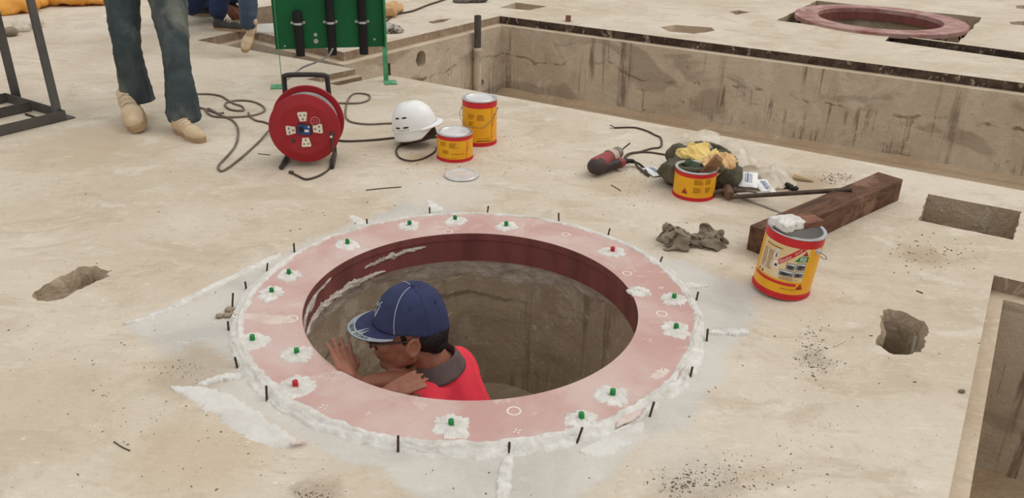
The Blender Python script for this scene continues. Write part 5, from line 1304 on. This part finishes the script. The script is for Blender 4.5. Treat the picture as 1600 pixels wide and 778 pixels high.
M_lens = NT('spectacle_lens'); M_lens.b.inputs['Transmission Weight'].default_value = 1.0; M_lens.b.inputs['Roughness'].default_value = 0.02; M_lens.b.inputs['IOR'].default_value = 1.1; M_lens.b.inputs['Base Color'].default_value = (0.75, 0.72, 0.7, 1); M_lens = M_lens.m
M_eye = mat('eye_white', (220, 212, 204), rough=0.2, bump=0); M_iris = mat('dark_iris', (36, 24, 20), rough=0.2, bump=0)
M_trous = mat('dark_trousers', (70, 66, 66), (54, 52, 54), rough=0.9, bump=0.2)
def curl(mb, base, d, n, L, r, bends):
    """a finger: base point, direction, bending axis n, three phalanges"""
    p = V(base); d = V(d).normalized(); ls = [0.44, 0.31, 0.25]; rr = r
    for l, b in zip(ls, bends):
        d = Matrix.Rotation(b, 3, V(n)) @ d
        q = p+d*(L*l); mb.cap(p, q, rr, rr*0.9, 2); p = q; rr *= 0.9
    return p
def hand(mb, wrist, fwd, palm_n, side, size=0.18, bends=(0.2, 0.35, 0.3), spread=0.12, thumb_out=0.7):
    """palm, four unequal fingers and a thumb; palm_n = direction the palm faces, side=+1 thumb towards fwd x palm_n"""
    f = V(fwd).normalized(); n = V(palm_n); n = (n-f*n.dot(f)).normalized(); x = f.cross(n)*side
    s = size/0.18; w_ = V(wrist)
    mb.cap(w_, w_+f*0.03*s, 0.024*s, 0.026*s)
    for k in range(4):
        o = (k-1.5)*0.0195*s
        mb.cap(w_+f*0.028*s-x*o*0.7, w_+f*(0.088-0.003*abs(k-1))*s-x*o, 0.0155*s, 0.0112*s)
    Ls = [0.072, 0.082, 0.076, 0.060]
    for k in range(4):
        o = (k-1.5)*0.0205*s
        d = f-x*((k-1.5)*spread); curl(mb, w_+f*(0.088-0.003*abs(k-1))*s-x*o, d, f.cross(n)*1.0, Ls[k]*s, 0.0096*s, [b*(0.8+0.12*k) for b in bends])
    tb0 = w_+f*0.030*s+x*0.024*s+n*0.006*s
    d = (f*0.75+x*thumb_out+n*0.25).normalized(); p1_ = tb0+d*0.040*s; d2_ = (f*0.95+x*thumb_out*0.45+n*0.25).normalized(); p2_ = p1_+d2_*0.030*s; p3_ = p2_+(f+x*0.15+n*0.3).normalized()*0.024*s
    mb.cap(tb0, p1_, 0.015*s, 0.0115*s); mb.cap(p1_, p2_, 0.0115*s, 0.0105*s); mb.cap(p2_, p3_, 0.0105*s, 0.0085*s)
def headframe(H, fwd, pitch, tilt=0.0):
    fh = V(fwd); fh.z = 0; fh.normalize()
    f = fh*math.cos(pitch)-V((0, 0, 1))*math.sin(pitch); u = fh*math.sin(pitch)+V((0, 0, 1))*math.cos(pitch); l = u.cross(f)
    M = Matrix((f, l, u)).transposed()
    M = M @ Matrix.Rotation(tilt, 3, 'X')
    return Matrix.Translation(V(H)) @ M.to_4x4()
def headparts(mb, T):
    t = MB()
    t.ell((-0.006, 0, 0.038), (0.090, 0.072, 0.078)); t.ell((0.030, 0, 0.01), (0.066, 0.066, 0.078))
    t.ell((0.046, 0, -0.035), (0.050, 0.055, 0.070))
    for s in (-1, 1):
        t.cap((0.005, s*0.054, -0.048), (0.066, s*0.020, -0.092), 0.020, 0.019)
        t.ell((0.070, s*0.038, -0.018), (0.024, 0.022, 0.020))
        t.cap((0.008, s*0.060, -0.010), (0.006, s*0.056, -0.048), 0.016, 0.018)
        t.ell((0.105, s*0.0125, -0.029), (0.010, 0.008, 0.008))
        R = Matrix.Rotation(s*0.35, 3, 'Z') @ Matrix.Rotation(-0.15, 3, 'Y')
        t.lathe([(0.0215+0.0055*math.cos(a), 0.0055*math.sin(a)) for a in [2*PI*k/8 for k in range(8)]], 24, Matrix.Translation(V((-0.008, s*0.080, -0.004))) @ R.to_4x4() @ Matrix.Rotation(PI/2, 4, 'X') @ Matrix.Diagonal((0.76, 1.16, 0.9, 1)), close=True)
        t.ell((-0.002, s*0.075, -0.006), (0.014, 0.007, 0.024), R); t.ell((0.000, s*0.077, -0.032), (0.009, 0.006, 0.010))
        t.ell((0.012, s*0.077, -0.008), (0.006, 0.005, 0.009))
        t.cap((0.084, s*0.016, 0.024), (0.070, s*0.046, 0.022), 0.013, 0.012)
    t.ell((0.078, 0, -0.094), (0.020, 0.024, 0.018)); t.cap((0.094, 0, 0.016), (0.116, 0, -0.018), 0.0085, 0.0115); t.ell((0.117, 0, -0.022), (0.0115, 0.012, 0.010))
    t.ell((0.082, 0, -0.056), (0.022, 0.032, 0.022))
    t.cap((0.096, -0.017, -0.055), (0.096, 0.017, -0.055), 0.0075, 0.0075); t.ell((0.101, 0, -0.055), (0.008, 0.016, 0.007)); t.cap((0.093, -0.014, -0.067), (0.093, 0.014, -0.067), 0.0082, 0.0082)
    t.bm.transform(T); me = bpy.data.meshes.new('t'); t.bm.to_mesh(me); t.bm.free(); mb.bm.from_mesh(me); bpy.data.meshes.remove(me)
def eyes(par, T):
    for s in (-1, 1):
        mb = MB(); mb.ell((0.078, s*0.032, 0.006), (0.0125, 0.0135, 0.0115)); mb.mi = 1; mb.ell((0.0855, s*0.032, 0.003), (0.0058, 0.0062, 0.0062)); mb.xf(T); mb.build('eye', [M_eye, M_iris], par, world=True)

# -- the man working in the round pit
Hc = W(644, 517, 2.25)
HT = headframe(Hc, (-0.995, -0.07, 0), math.radians(3), math.radians(0))
hp_ = lambda x, y, z: HT @ V((x, y, z))
man = thing('person', (Hc.x+0.1, Hc.y+0.02, WD), 'person in navy cap, glasses and coral red polo shirt working inside the round pit', 'person')
Nk = hp_(-0.040, 0.0, -0.085)
Nb = W(682, 585, 2.32)
Ls_, Rs_ = W(632, 640, 2.25), W(712, 574, 2.46)
pel = V((Nb.x+0.13, Nb.y+0.07, WD+0.24)); mids = W(702, 672, 2.38)
el1, wr1 = W(634, 602, 2.10), W(556, 594, 2.02)
el2 = W(700, 660, 2.0)
hb = MB(); headparts(hb, HT)
hb.cap(hp_(-0.022, 0, -0.05), Nb, 0.052, 0.060)
hb.cap(Nb, mids, 0.075, 0.11); hb.cap(mids, pel, 0.11, 0.12); hb.cap(Nb, Ls_, 0.06, 0.058); hb.cap(Nb, Rs_, 0.06, 0.058)
# left arm: elbow by the rim, forearm along the ring, open hand lifted over the rim
hand1f = V((-0.38, 0.84, 0.34))
hb.cap(Ls_, G(640, 668, -0.22), 0.048, 0.042)
# right arm crosses in front
elb = G(637, 591, -0.05); wrs = G(562, 601, -0.040)
hb.cap(Rs_, G(668, 596, -0.14), 0.05, 0.042); hb.cap(G(668, 596, -0.14), elb, 0.042, 0.030)
hb.cap(elb, (elb+wrs)/2, 0.029, 0.027); hb.cap((elb+wrs)/2, wrs, 0.027, 0.020)
hb.cap(wrs, G(545, 587, -0.002), 0.020, 0.019)
hand(hb, G(545, 587, -0.002), hand1f, (-0.25, -0.15, -0.95), -1, 0.145, (-0.05, 0.15, 0.15), 0.11, 0.7)
# other hand laid over the forearm, fingers pointing up to the right
w2 = G(600, 618, -0.025)
hb.cap(G(640, 668, -0.22), G(606, 650, -0.12), 0.042, 0.032); hb.cap(G(606, 650, -0.12), w2, 0.031, 0.023)
hand(hb, w2, G(640, 599, 0.0)-w2, (-0.3, 0.5, -0.8), -1, 0.125, (0.02, 0.10, 0.10), 0.04, 0.3)
# folded legs under him
hipL, hipR = pel+V((0, -0.10, -0.02)), pel+V((0, 0.10, -0.02))
knL, knR = pel+V((-0.36, -0.12, -0.02)), pel+V((-0.36, 0.14, -0.02))
fm = remeshed(hb, 0.0042, 3)
body = fm.build('body', M_skin, man, world=True, sharp=180)
eyes(man, HT)
mb = MB(); mb.cap((0.100, 0.002, -0.042), (0.087, 0.026, -0.050), 0.0062, 0.004); mb.cap((0.100, -0.002, -0.042), (0.087, -0.026, -0.050), 0.0062, 0.004); mb = remeshed(mb.xf(HT), 0.0025, 1); mb.build('moustache', M_hair, man, world=True, sharp=180)
mb = MB(); mb.ell((-0.042, 0, 0.006), (0.058, 0.0755, 0.060)); mb.ell((-0.060, 0, -0.026), (0.036, 0.058, 0.036)); 
for s in (-1, 1): mb.cap((0.018, s*0.064, 0.022), (0.015, s*0.0615, -0.012), 0.009, 0.006)
mb = remeshed(mb.xf(HT), 0.004, 2, post=lambda c, n_: c+n_*0.002*nz(c, 160)); mb.build('hair', M_hair, man, world=True, sharp=180)
for s in (-1, 1):
    mb = MB(); mb.cap((0.098, s*0.016, 0.026), (0.084, s*0.048, 0.030), 0.0045, 0.003); mb.xf(HT).build('eyebrow', M_hair, man, world=True)
# glasses
mb = MB(); 
for s in (-1, 1):
    ring_ = [V((0.108-0.010*abs(math.cos(a))*0+(-0.012 if s*math.cos(a) > 0.5 else 0)*0, s*0.034+0.026*math.cos(a), 0.000+0.017*math.sin(a)*(1 if math.sin(a) > 0 else 1.1))) for a in [2*PI*k/28 for k in range(28)]]
    ring_ = [V((0.112-0.25*abs(q.y-0.0)**1.0*0.35, q.y, q.z)) for q in ring_]
    mb.tube(ring_, 0.0024, 6, closed=True)
    mb.tube(catmull([(0.107, s*0.060, 0.008), (0.098, s*0.070, 0.009), (0.04, s*0.077, 0.012), (-0.002, s*0.079, 0.017), (-0.024, s*0.070, 0.002)], 6), 0.0026, 6)
mb.tube([(0.113, -0.009, 0.004), (0.1155, 0, 0.007), (0.113, 0.009, 0.004)], 0.002, 6)
gl = mb.xf(HT).build('spectacles', M_frame, man, world=True)
for s in (-1, 1):
    mb = MB(); pts = [(s*0.034+0.025*math.cos(2*PI*k/28), 0.0175*math.sin(2*PI*k/28)) for k in range(28)]
    a = [mb.bm.verts.new(V((0.1115-0.0875*abs(y), y, z))) for y, z in pts]; mb.bm.faces.new(a); mb.xf(HT).build('lens', M_lens, gl, world=True, fix=False)
# cap
CC = V((0.002, 0, 0.036))
def crown(u, v, off=0.0):
    a = 2*PI*u; ca, sa = math.cos(a), math.sin(a); ph = v*PI/2
    r = math.cos(ph)**0.62; z = (0.101+off)*math.sin(ph)**1.05
    rx = (0.099 if ca > 0 else 0.103)+off; base = 0.0 if ca > 0 else 0.026*ca
    seam = -0.0007*(abs(math.sin(3*a))**0.2 < 0.55) if 0.05 < v < 0.95 else 0
    q = CC+V(((rx+seam)*r*ca-0.014*math.sin(ph)**1.6*max(0.0, 0.5+0.5*ca if v < 0.999 else 1.0)**0.5, (0.084+off+seam)*r*sa, z+base*(1-v)**2))
    return q
cap_ = None
mb = MB(); mb.grid(crown, 96, 28, closeu=True); mb.xf(HT); cap_ = mb.build('cap', M_cap, man, world=True, sharp=180)
mo = cap_.modifiers.new('t', 'SOLIDIFY'); mo.thickness = 0.002; mo.offset = -1
def brim(u, v, off=0.0):
    a = (u-0.5)*2*math.radians(72); ca, sa = math.cos(a), math.sin(a)
    b = CC+V((0.099*ca, 0.0865*sa, 0.002)); ext = 0.068*max(0.0, math.cos(a*1.18))**0.62
    q = b+V((ext*v*(0.75+0.25*ca), ext*v*0.42*sa, 0))
    q.z += -0.006*v*ext/0.068-0.006*(sa*sa)*(0.25+0.75*v) - 0.006*v*v + off
    return q
mb = MB(); mb.grid(brim, 60, 14); br_ = mb.xf(HT).build('brim', M_cap, cap_, world=True, sharp=180); mo = br_.modifiers.new('t', 'SOLIDIFY'); mo.thickness = 0.003; mo.offset = -1
def inner_edge(u):                            # width of the grey border, with the pointed flashes
    w_ = 0.70
    for c0, d_ in ((0.655, 0.55), (0.70, 0.45)):
        k = abs(u-c0)/0.020
        if k < 1: w_ = min(w_, 0.70-d_*(1-k))
    return w_
mb = MB(); mb.grid(lambda u, v: brim(u, inner_edge(u)+(1.005-inner_edge(u))*v, 0.0012), 160, 6); mb.xf(HT).build('brim_border', M_capg, cap_, world=True, sharp=180)
mb = MB()
add_text(mb, 'NEW  YORK', 0.0165, lambda x, y: brim(0.655+x*3.7, 0.855-y*14.5, 0.0022)); mb.xf(HT).build('brim_lettering', M_black, cap_, world=True, fix=False, smooth=False)
def on_crown(y, z, off=0.0016):               # a point on the crown's front, y across, z up
    v = max(0.02, min(0.9, math.asin(min(0.98, z/0.101))/(PI/2))); r = math.cos(v*PI/2)**0.62
    a = math.asin(max(-0.95, min(0.95, y/(0.0865*r)))); return crown(a/(2*PI), v, off)
mb = MB(); mb.mi = 0
for (g_, s_) in (('N', 0.050), ('Y', 0.050)):
    add_text(mb, g_, s_, lambda x, y: on_crown(x*0.95+0.016, 0.050+y*1.0+(0.004 if g_ == 'Y' else -0.003)))
mb.xf(HT).build('front_emblem', M_capg, cap_, world=True, fix=False, smooth=False)
for s in (-1, 1):
    mb = MB(); mb.tube([crown(s*(62+6*(1-k/20))/360, 0.02+0.97*k/20, 0.0006) for k in range(21)], 0.0011, 6); mb.xf(HT).build('piping', M_pipe, cap_, world=True)
    mb = MB(); mb.tube([crown(s*(118+2*(1-k/20))/360, 0.02+0.97*k/20, 0.0002) for k in range(21)], 0.0008, 6); mb.xf(HT).build('seam', M_cap, cap_, world=True)
    for a0 in (92, 150):
        c0 = crown(s*a0/360, 0.52, 0.0006); nrm_ = (c0-CC).normalized(); mb = MB(); mb.lathe([(0.0042+0.0011*math.cos(t), 0.0011*math.sin(t)) for t in [2*PI*k/6 for k in range(6)]], 16, Matrix.Translation(c0) @ dirM(nrm_).to_4x4(), close=True); mb.xf(HT).build('eyelet', M_cap, cap_, world=True)
mb = MB(); mb.lathe([(0, 0.006), (0.005, 0.005), (0.0075, 0.001), (0.007, -0.002)], 16, Matrix.Translation(crown(0, 1.0))); mb.xf(HT).build('top_button', M_cap, cap_, world=True)
# shirt
sb = MB()
sb.cap(Nb+(mids-Nb)*0.15, mids, 0.085, 0.115); sb.cap(mids, pel, 0.115, 0.135)
sb.cap(Nb+V((0.0, 0, -0.02)), Ls_, 0.062, 0.066); sb.cap(Nb+V((0, 0, -0.01)), Rs_, 0.066, 0.060); sb.cap(Ls_, Rs_, 0.070, 0.060); sb.cap(Rs_, W(724, 640, 2.42), 0.062, 0.082)
sb.cap(Ls_, G(640, 668, -0.22), 0.064, 0.056); sb.cap(Rs_, G(672, 596, -0.15), 0.062, 0.054)
sb.cap(W(698, 600, 2.36), W(708, 646, 2.37), 0.085, 0.104); sb.cap(W(684, 600, 2.32), W(660, 640, 2.27), 0.068, 0.082); sb.cap(W(672, 618, 2.29), W(634, 636, 2.25), 0.072, 0.068)
def wrinkle(c, n_): return c+n_*(0.0045*ridged(c, 9, 2.0)+0.002*nz(c, 24))
sb = remeshed(sb, 0.006, 10, post=wrinkle); sb.build('shirt', M_shirt, man, world=True, sharp=180)
# polo collar: a band round the neck that folds outwards
cax = (hp_(-0.03, 0, -0.06)-Nb).normalized(); CM = Matrix.Translation(Nb+cax*0.030) @ frame(V((-1, -0.15, 0)), cax).to_4x4()
mb = MB()
def colr(u, v):
    a = 2*PI*u; ca, sa = math.cos(a), math.sin(a)
    if v < 0.4: t = v/0.4; r = 0.060-0.003*t; z = -0.005+0.047*t
    else: t = (v-0.4)/0.6; r = 0.057+0.022*t**0.9; z = 0.042-0.048*t**1.2
    z += 0.012*(1-ca)*0.5-0.020*(1+ca)*0.5
    k = 1.0+(0.10*t if v > 0.4 else 0)
    return V((r*k*ca*1.06, r*k*sa*1.02, z))
mb.grid(colr, 64, 14, closeu=True); mb.xf(CM); cl_ = mb.build('shirt_collar', M_coll, man, world=True, sharp=180); mo = cl_.modifiers.new('t', 'SOLIDIFY'); mo.thickness = 0.003
tb2 = MB(); tb2.cap(pel, pel+V((0, 0, -0.02)), 0.142, 0.14)
for (h_, k_) in ((hipL, knL), (hipR, knR)):
    tb2.cap(h_, k_, 0.09, 0.066); tb2.cap(k_+V((0, 0, -0.11)), h_+V((0.06, 0, -0.13)), 0.058, 0.050); tb2.cap(k_, k_+V((0, 0, -0.11)), 0.066, 0.058)
tb2 = remeshed(tb2, 0.010, 4); tb2.build('trousers', M_trous, man, world=True, sharp=180)

# -- generic clothed figure from joints
M_jean = None
n = NT('washed_dark_jeans'); p = n.obj()
col = n.mix(n.ramp(n.noise(n.mapv(p, (1, 1, 0.5)), 6, 6, 0.6, 0.4), 0.35, 0.68), lin((72, 80, 82)), lin((50, 58, 62)))
col = n.mix(n.ramp(n.noise(n.mapv(p, (1, 1, 0.4)), 3.5, 5, 0.6), 0.46, 0.66, 0, 0.8), col, lin((124, 126, 116)))
M_jean = n.done(col, 0.9, 0, 0.15, n.bump(n.noise(n.mapv(p, (1, 1, 0.6)), 30, 6, 0.6), 0.3, 0.006))
M_shoe = mat('tan_suede_shoe', (216, 194, 162), (196, 171, 138), rough=0.85, scale=12, bump=0.2)
M_sole = mat('tan_rubber_sole', (176, 148, 116), (158, 132, 104), rough=0.8, bump=0.1)
M_boot = mat('dark_grey_boot', (84, 80, 78), (62, 59, 60), rough=0.7, scale=12, bump=0.2)
M_bluej = mat('dark_blue_trousers', (46, 58, 92), (34, 42, 66), rough=0.9, scale=8, bump=0.25)
M_lace = mat('pale_lace', (216, 200, 176), rough=0.8, bump=0)
def shoe(par, heel, toe, roll_up=(0, 0, 1), m=None, ms=None, size=1.0, high=0.0, name='shoe', ankle=True):
    """heel/toe: world points on the sole; upright direction roll_up"""
    h_, t_ = V(heel), V(toe); x = (t_-h_).normalized(); L = (t_-h_).length
    M = Matrix.Translation(h_) @ frame(x, roll_up).to_4x4(); s = L/0.28
    mb = MB()
    mb.ell((0.045*s, 0, 0.045*s), (0.046*s, 0.033*s, 0.045*s)); mb.ell((0.10*s, 0, 0.045*s), (0.07*s, 0.034*s, 0.044*s)); mb.ell((0.19*s, 0, 0.034*s), (0.072*s, 0.041*s, 0.037*s)); mb.ell((0.232*s, 0, 0.031*s), (0.043*s, 0.037*s, 0.030*s))
    if ankle: mb.cap((0.05*s, 0, 0.06*s), (0.055*s, 0, (0.085+high)*s), 0.036*s, 0.037*s)
    def fl(c, n_): return V((c.x, c.y, max(c.z, 0.014*s)))
    mb = remeshed(mb, 0.006*s, 4, post=fl); mb.xf(M); sh = mb.build(name, m, par, world=True, sharp=180)
    mb = MB(); pts = []
    for k in range(40):
        a = 2*PI*k/40; cx = 0.14+0.142*math.cos(a); wv = 0.040+0.008*math.cos(a-0.2) - (0.008 if 0.08 < cx < 0.14 else 0)
        pts.append((cx*s, wv*s*math.copysign(abs(math.sin(a))**0.75, math.sin(a))))
    mb.prism(pts, 0.0, 0.022*s); mb.xf(M).build('sole', ms, sh, world=True, sharp=50)
    mb = MB()
    for k in range(4): mb.tube([(( 0.115+0.022*k)*s, -0.020*s, (0.083-0.008*k)*s), ((0.117+0.022*k)*s, 0, (0.091-0.0085*k)*s), ((0.115+0.022*k)*s, 0.020*s, (0.083-0.008*k)*s)], 0.003*s, 6)
    mb.xf(M).build('lace', M_lace, sh, world=True)
    return sh
def trouser(par, hips, legs, m, name='trousers', voxel=0.008, wr=0.004, hems=()):
    mb = MB(); (a, b) = hips; mb.cap(a, b, 0.125, 0.125); mb.cap(a+V((0, 0, 0.06)), b+V((0, 0, 0.06)), 0.12, 0.12)
    for J in legs:
        for (p, r1), (q, r2_) in zip(J[:-1], J[1:]): mb.cap(p, q, r1, r2_)
    def post(c, n_):
        q = c+n_*(wr*ridged(V((c.x, c.y, c.z*1.6)), 8, 3.0)+0.0025*(1-min(1, abs(nz(V((c.x*0.7, c.y*0.7, c.z*1.5)), 17, 6))*4))**1.5+0.002*nz(c, 30))
        for p_, d_ in hems:
            k = (q-p_).dot(d_)
            if k > 0 and (q-p_).length < 0.16: q = q-d_*k
        return q
    return remeshed(mb, voxel, 4, post=post).build(name, m, par, world=True, sharp=180)
def upper(par, hipc, fwd, ht, mshirt, skin, lean=0.0, arms=((0.1, 0.12), (0.1, -0.1))):
    """torso, arms, head above the hips as one body plus shirt and hair"""
    f = V(fwd); f.z = 0; f.normalize(); l = V((0, 0, 1)).cross(f); u = V((0, 0, 1))*math.cos(lean)+f*math.sin(lean)
    sh = hipc+u*0.50; nb = hipc+u*0.55; hc = nb+u*0.17+f*0.03
    mb = MB(); T = headframe(hc, f, 0.1+lean*0.5); headparts(mb, T); mb.cap(hc-u*0.05, nb, 0.052, 0.058); mb.cap(nb, hipc, 0.09, 0.12)
    sb_ = MB(); sb_.cap(hipc+u*0.0+l*0.05, hipc-l*0.05, 0.125, 0.125); sb_.cap(hipc+l*0.04, sh+l*0.07, 0.12, 0.10); sb_.cap(hipc-l*0.04, sh-l*0.07, 0.12, 0.10); sb_.cap(nb, sh+l*0.17, 0.06, 0.062); sb_.cap(nb, sh-l*0.17, 0.06, 0.062)
    for s, A in zip((1, -1), arms):
        s0 = sh+l*(0.18*s); e0 = A[0]; w0 = A[1]
        mb.cap(s0, e0, 0.048, 0.040); mb.cap(e0, w0, 0.040, 0.027); hand(mb, w0, (w0-e0), -l*s, -s, 0.18, (0.3, 0.4, 0.3), 0.05, 0.5)
        sb_.cap(s0, s0+(e0-s0)*0.8, 0.060, 0.056)
    remeshed(mb, 0.006, 2).build('body', skin, par, world=True, sharp=180)
    remeshed(sb_, 0.010, 6, post=wrinkle).build('shirt', mshirt, par, world=True, sharp=180)
    hm_ = MB(); hm_.ell((-0.018, 0, 0.058), (0.094, 0.080, 0.080)); hm_.ell((-0.05, 0, 0.005), (0.058, 0.076, 0.06)); remeshed(hm_.xf(T), 0.006, 2).build('hair', M_hair, par, world=True, sharp=180)
    eyes(par, T)
M_gshirt = mat('grey_shirt', (150, 150, 150), (136, 136, 138), rough=0.9, bump=0.1); M_bshirt = mat('blue_shirt', (66, 84, 120), (56, 72, 104), rough=0.9, bump=0.1)
# walker
wg = G(250, 205)
wk = thing('person', (wg.x, wg.y, 0), 'person in faded dark jeans and tan shoes walking toward the viewer at upper left', 'person')
Zf = depth(G(290, 208)); Zr = Zf+0.13
aF, kF, hF = W(287, 184, Zf+0.01), W(275, 85, Zf-0.04), W(252, -70, Zf+0.08)
aR, kR, hR = W(214, 146, Zr), W(198, 76, Zr-0.10), W(184, -70, Zf+0.10)
aF.z = max(aF.z, 0.085)
trouser(wk, (hF+V((-0.03, 0, 0.02)), hR+V((0.03, 0, 0.02))), [[(hF, 0.100), (hF+(kF-hF)*0.55, 0.084), (kF, 0.060), (kF+(aF-kF)*0.35, 0.060), (aF+V((0.002, 0, -0.01)), 0.078)], [(hR, 0.098), (hR+(kR-hR)*0.5, 0.080), (kR, 0.062), (kR+(aR-kR)*0.4, 0.066), (aR+(aR-kR).normalized()*0.03, 0.076)]], M_jean, hems=[(aF+V((0, 0, -0.035)), V((0, 0, -1))), (aR+(aR-kR).normalized()*0.035, (aR-kR).normalized())])
hl = G(277, 203); to = G(316, 222); dirf = (to-hl).normalized()
shoe(wk, G(274, 204), G(274, 204)+V((0.74, -0.67, 0))*0.26, (0, 0, 1), M_shoe, M_sole)
rt_ = G(218, 206, 0.010); rh_ = W(203, 160, Zr+0.09)
shoe(wk, rh_, rt_, (0.15, -0.75, 0.62), M_shoe, M_sole, ankle=False)
hc_ = (hF+hR)/2+V((0, 0, 0.10)); fw = V((0.35, -0.93, 0)); lw = V((0, 0, 1)).cross(fw)
upper(wk, hc_, fw, 1.7, M_gshirt, M_skin2, 0.06, ((hc_+lw*0.24+V((0, 0.05, 0.20)), hc_+lw*0.25+fw*0.16+V((0, 0, 0.0))), (hc_-lw*0.24-fw*0.06+V((0, 0, 0.20)), hc_-lw*0.25+fw*0.02+V((0, 0, -0.04)))))
# crouching person in dark blue
cg = G(345, 46)
cr = thing('person', (cg.x-0.1, cg.y+0.05, 0), 'crouching person in dark blue trousers and dark grey laced boots at the top left', 'person')
Zc = depth(cg)
b0 = G(334, 46); b1 = b0+V((0.97, -0.18, 0))*0.25
shoe(cr, b0, b1, (0, 0, 1), M_boot, M_sole, high=0.02, name='boot')
an = b0+V((0.05, 0, 0.12)); kn = an+V((0.10, -0.02, 0.40)); hpc = W(300, 4, Zc+0.10)
hip1, hip2 = hpc+V((0.02, -0.10, 0.05)), hpc+V((0.0, 0.10, 0.05)); 
an2 = G(296, 30)+V((0.0, 0.15, 0.10)); kn2 = hip2+V((0.38, 0.05, 0.02))
trouser(cr, (hip1, hip2), [[(hip1, 0.11), (kn, 0.076), (kn+(an-kn)*0.5, 0.070), (an+V((0, 0, 0.02)), 0.068)], [(hip2, 0.11), (kn2, 0.075), (an2, 0.065)]], M_bluej, voxel=0.012)
shoe(cr, an2+V((-0.05, 0.0, -0.10)), an2+V((0.20, 0.02, -0.10)), (0, 0, 1), M_boot, M_sole, high=0.02, name='boot')
hd = G(364, 26, 0.05)
upper(cr, hpc+V((0.02, 0, 0.14)), (1, -0.1, 0), 1.7, M_bshirt, M_skin2, 0.75, ((hd+V((-0.14, 0.20, 0.28)), hd+V((-0.04, 0.12, 0.08))), (hd+V((-0.16, -0.02, 0.26)), hd+V((-0.05, 0.02, 0.08)))))
# person walking away: one leg in swing, the other planted behind the green panel
sg = G(478, 51)
sw = thing('person', (sg.x-0.2, sg.y, 0), 'person in blue-grey trousers and tan boots stepping over the channel, mostly behind the green panel', 'person')
toe = G(381, 82, 0.03); Zs = depth(toe)
heel_ = W(389, 38, Zs+0.02)
aS = W(388, 34, Zs-0.02); kS = W(386, -60, Zs-0.06)
aT = sg+V((0, 0, 0.10)); kT = sg+V((-0.04, 0.02, 0.50)); hT = V((sg.x-0.14, sg.y-0.02, 0.90)); hS = V((hT.x-0.20, hT.y-0.03, 0.90))
trouser(sw, (hT, hS), [[(hT, 0.11), (kT, 0.078), (aT, 0.064)], [(hS, 0.11), (kS, 0.076), (aS, 0.052)]], mat('blue_grey_trousers', (74, 88, 106), (58, 70, 88), rough=0.9, scale=8, bump=0.2), voxel=0.012)
shoe(sw, heel_+V((0.02, 0.06, 0)), toe, (0.15, -0.95, 0.2), M_shoe, M_sole, high=0.02, name='boot')
shoe(sw, sg+V((-0.04, -0.02, 0)), sg+V((0.18, 0.12, 0)), (0, 0, 1), M_shoe, M_sole, high=0.02, name='boot')
hcs = (hT+hS)/2+V((0, 0, 0.06)); fs_ = V((0.85, 0.5, 0)).normalized(); ls_ = V((0, 0, 1)).cross(fs_)
upper(sw, hcs, fs_, 1.7, M_gshirt, M_skin2, 0.08, ((hcs+ls_*0.24+V((0, 0, 0.2)), hcs+ls_*0.25+fs_*0.12+V((0, 0, -0.03))), (hcs-ls_*0.24+V((0, 0, 0.2)), hcs-ls_*0.25-fs_*0.05+V((0, 0, -0.05)))))
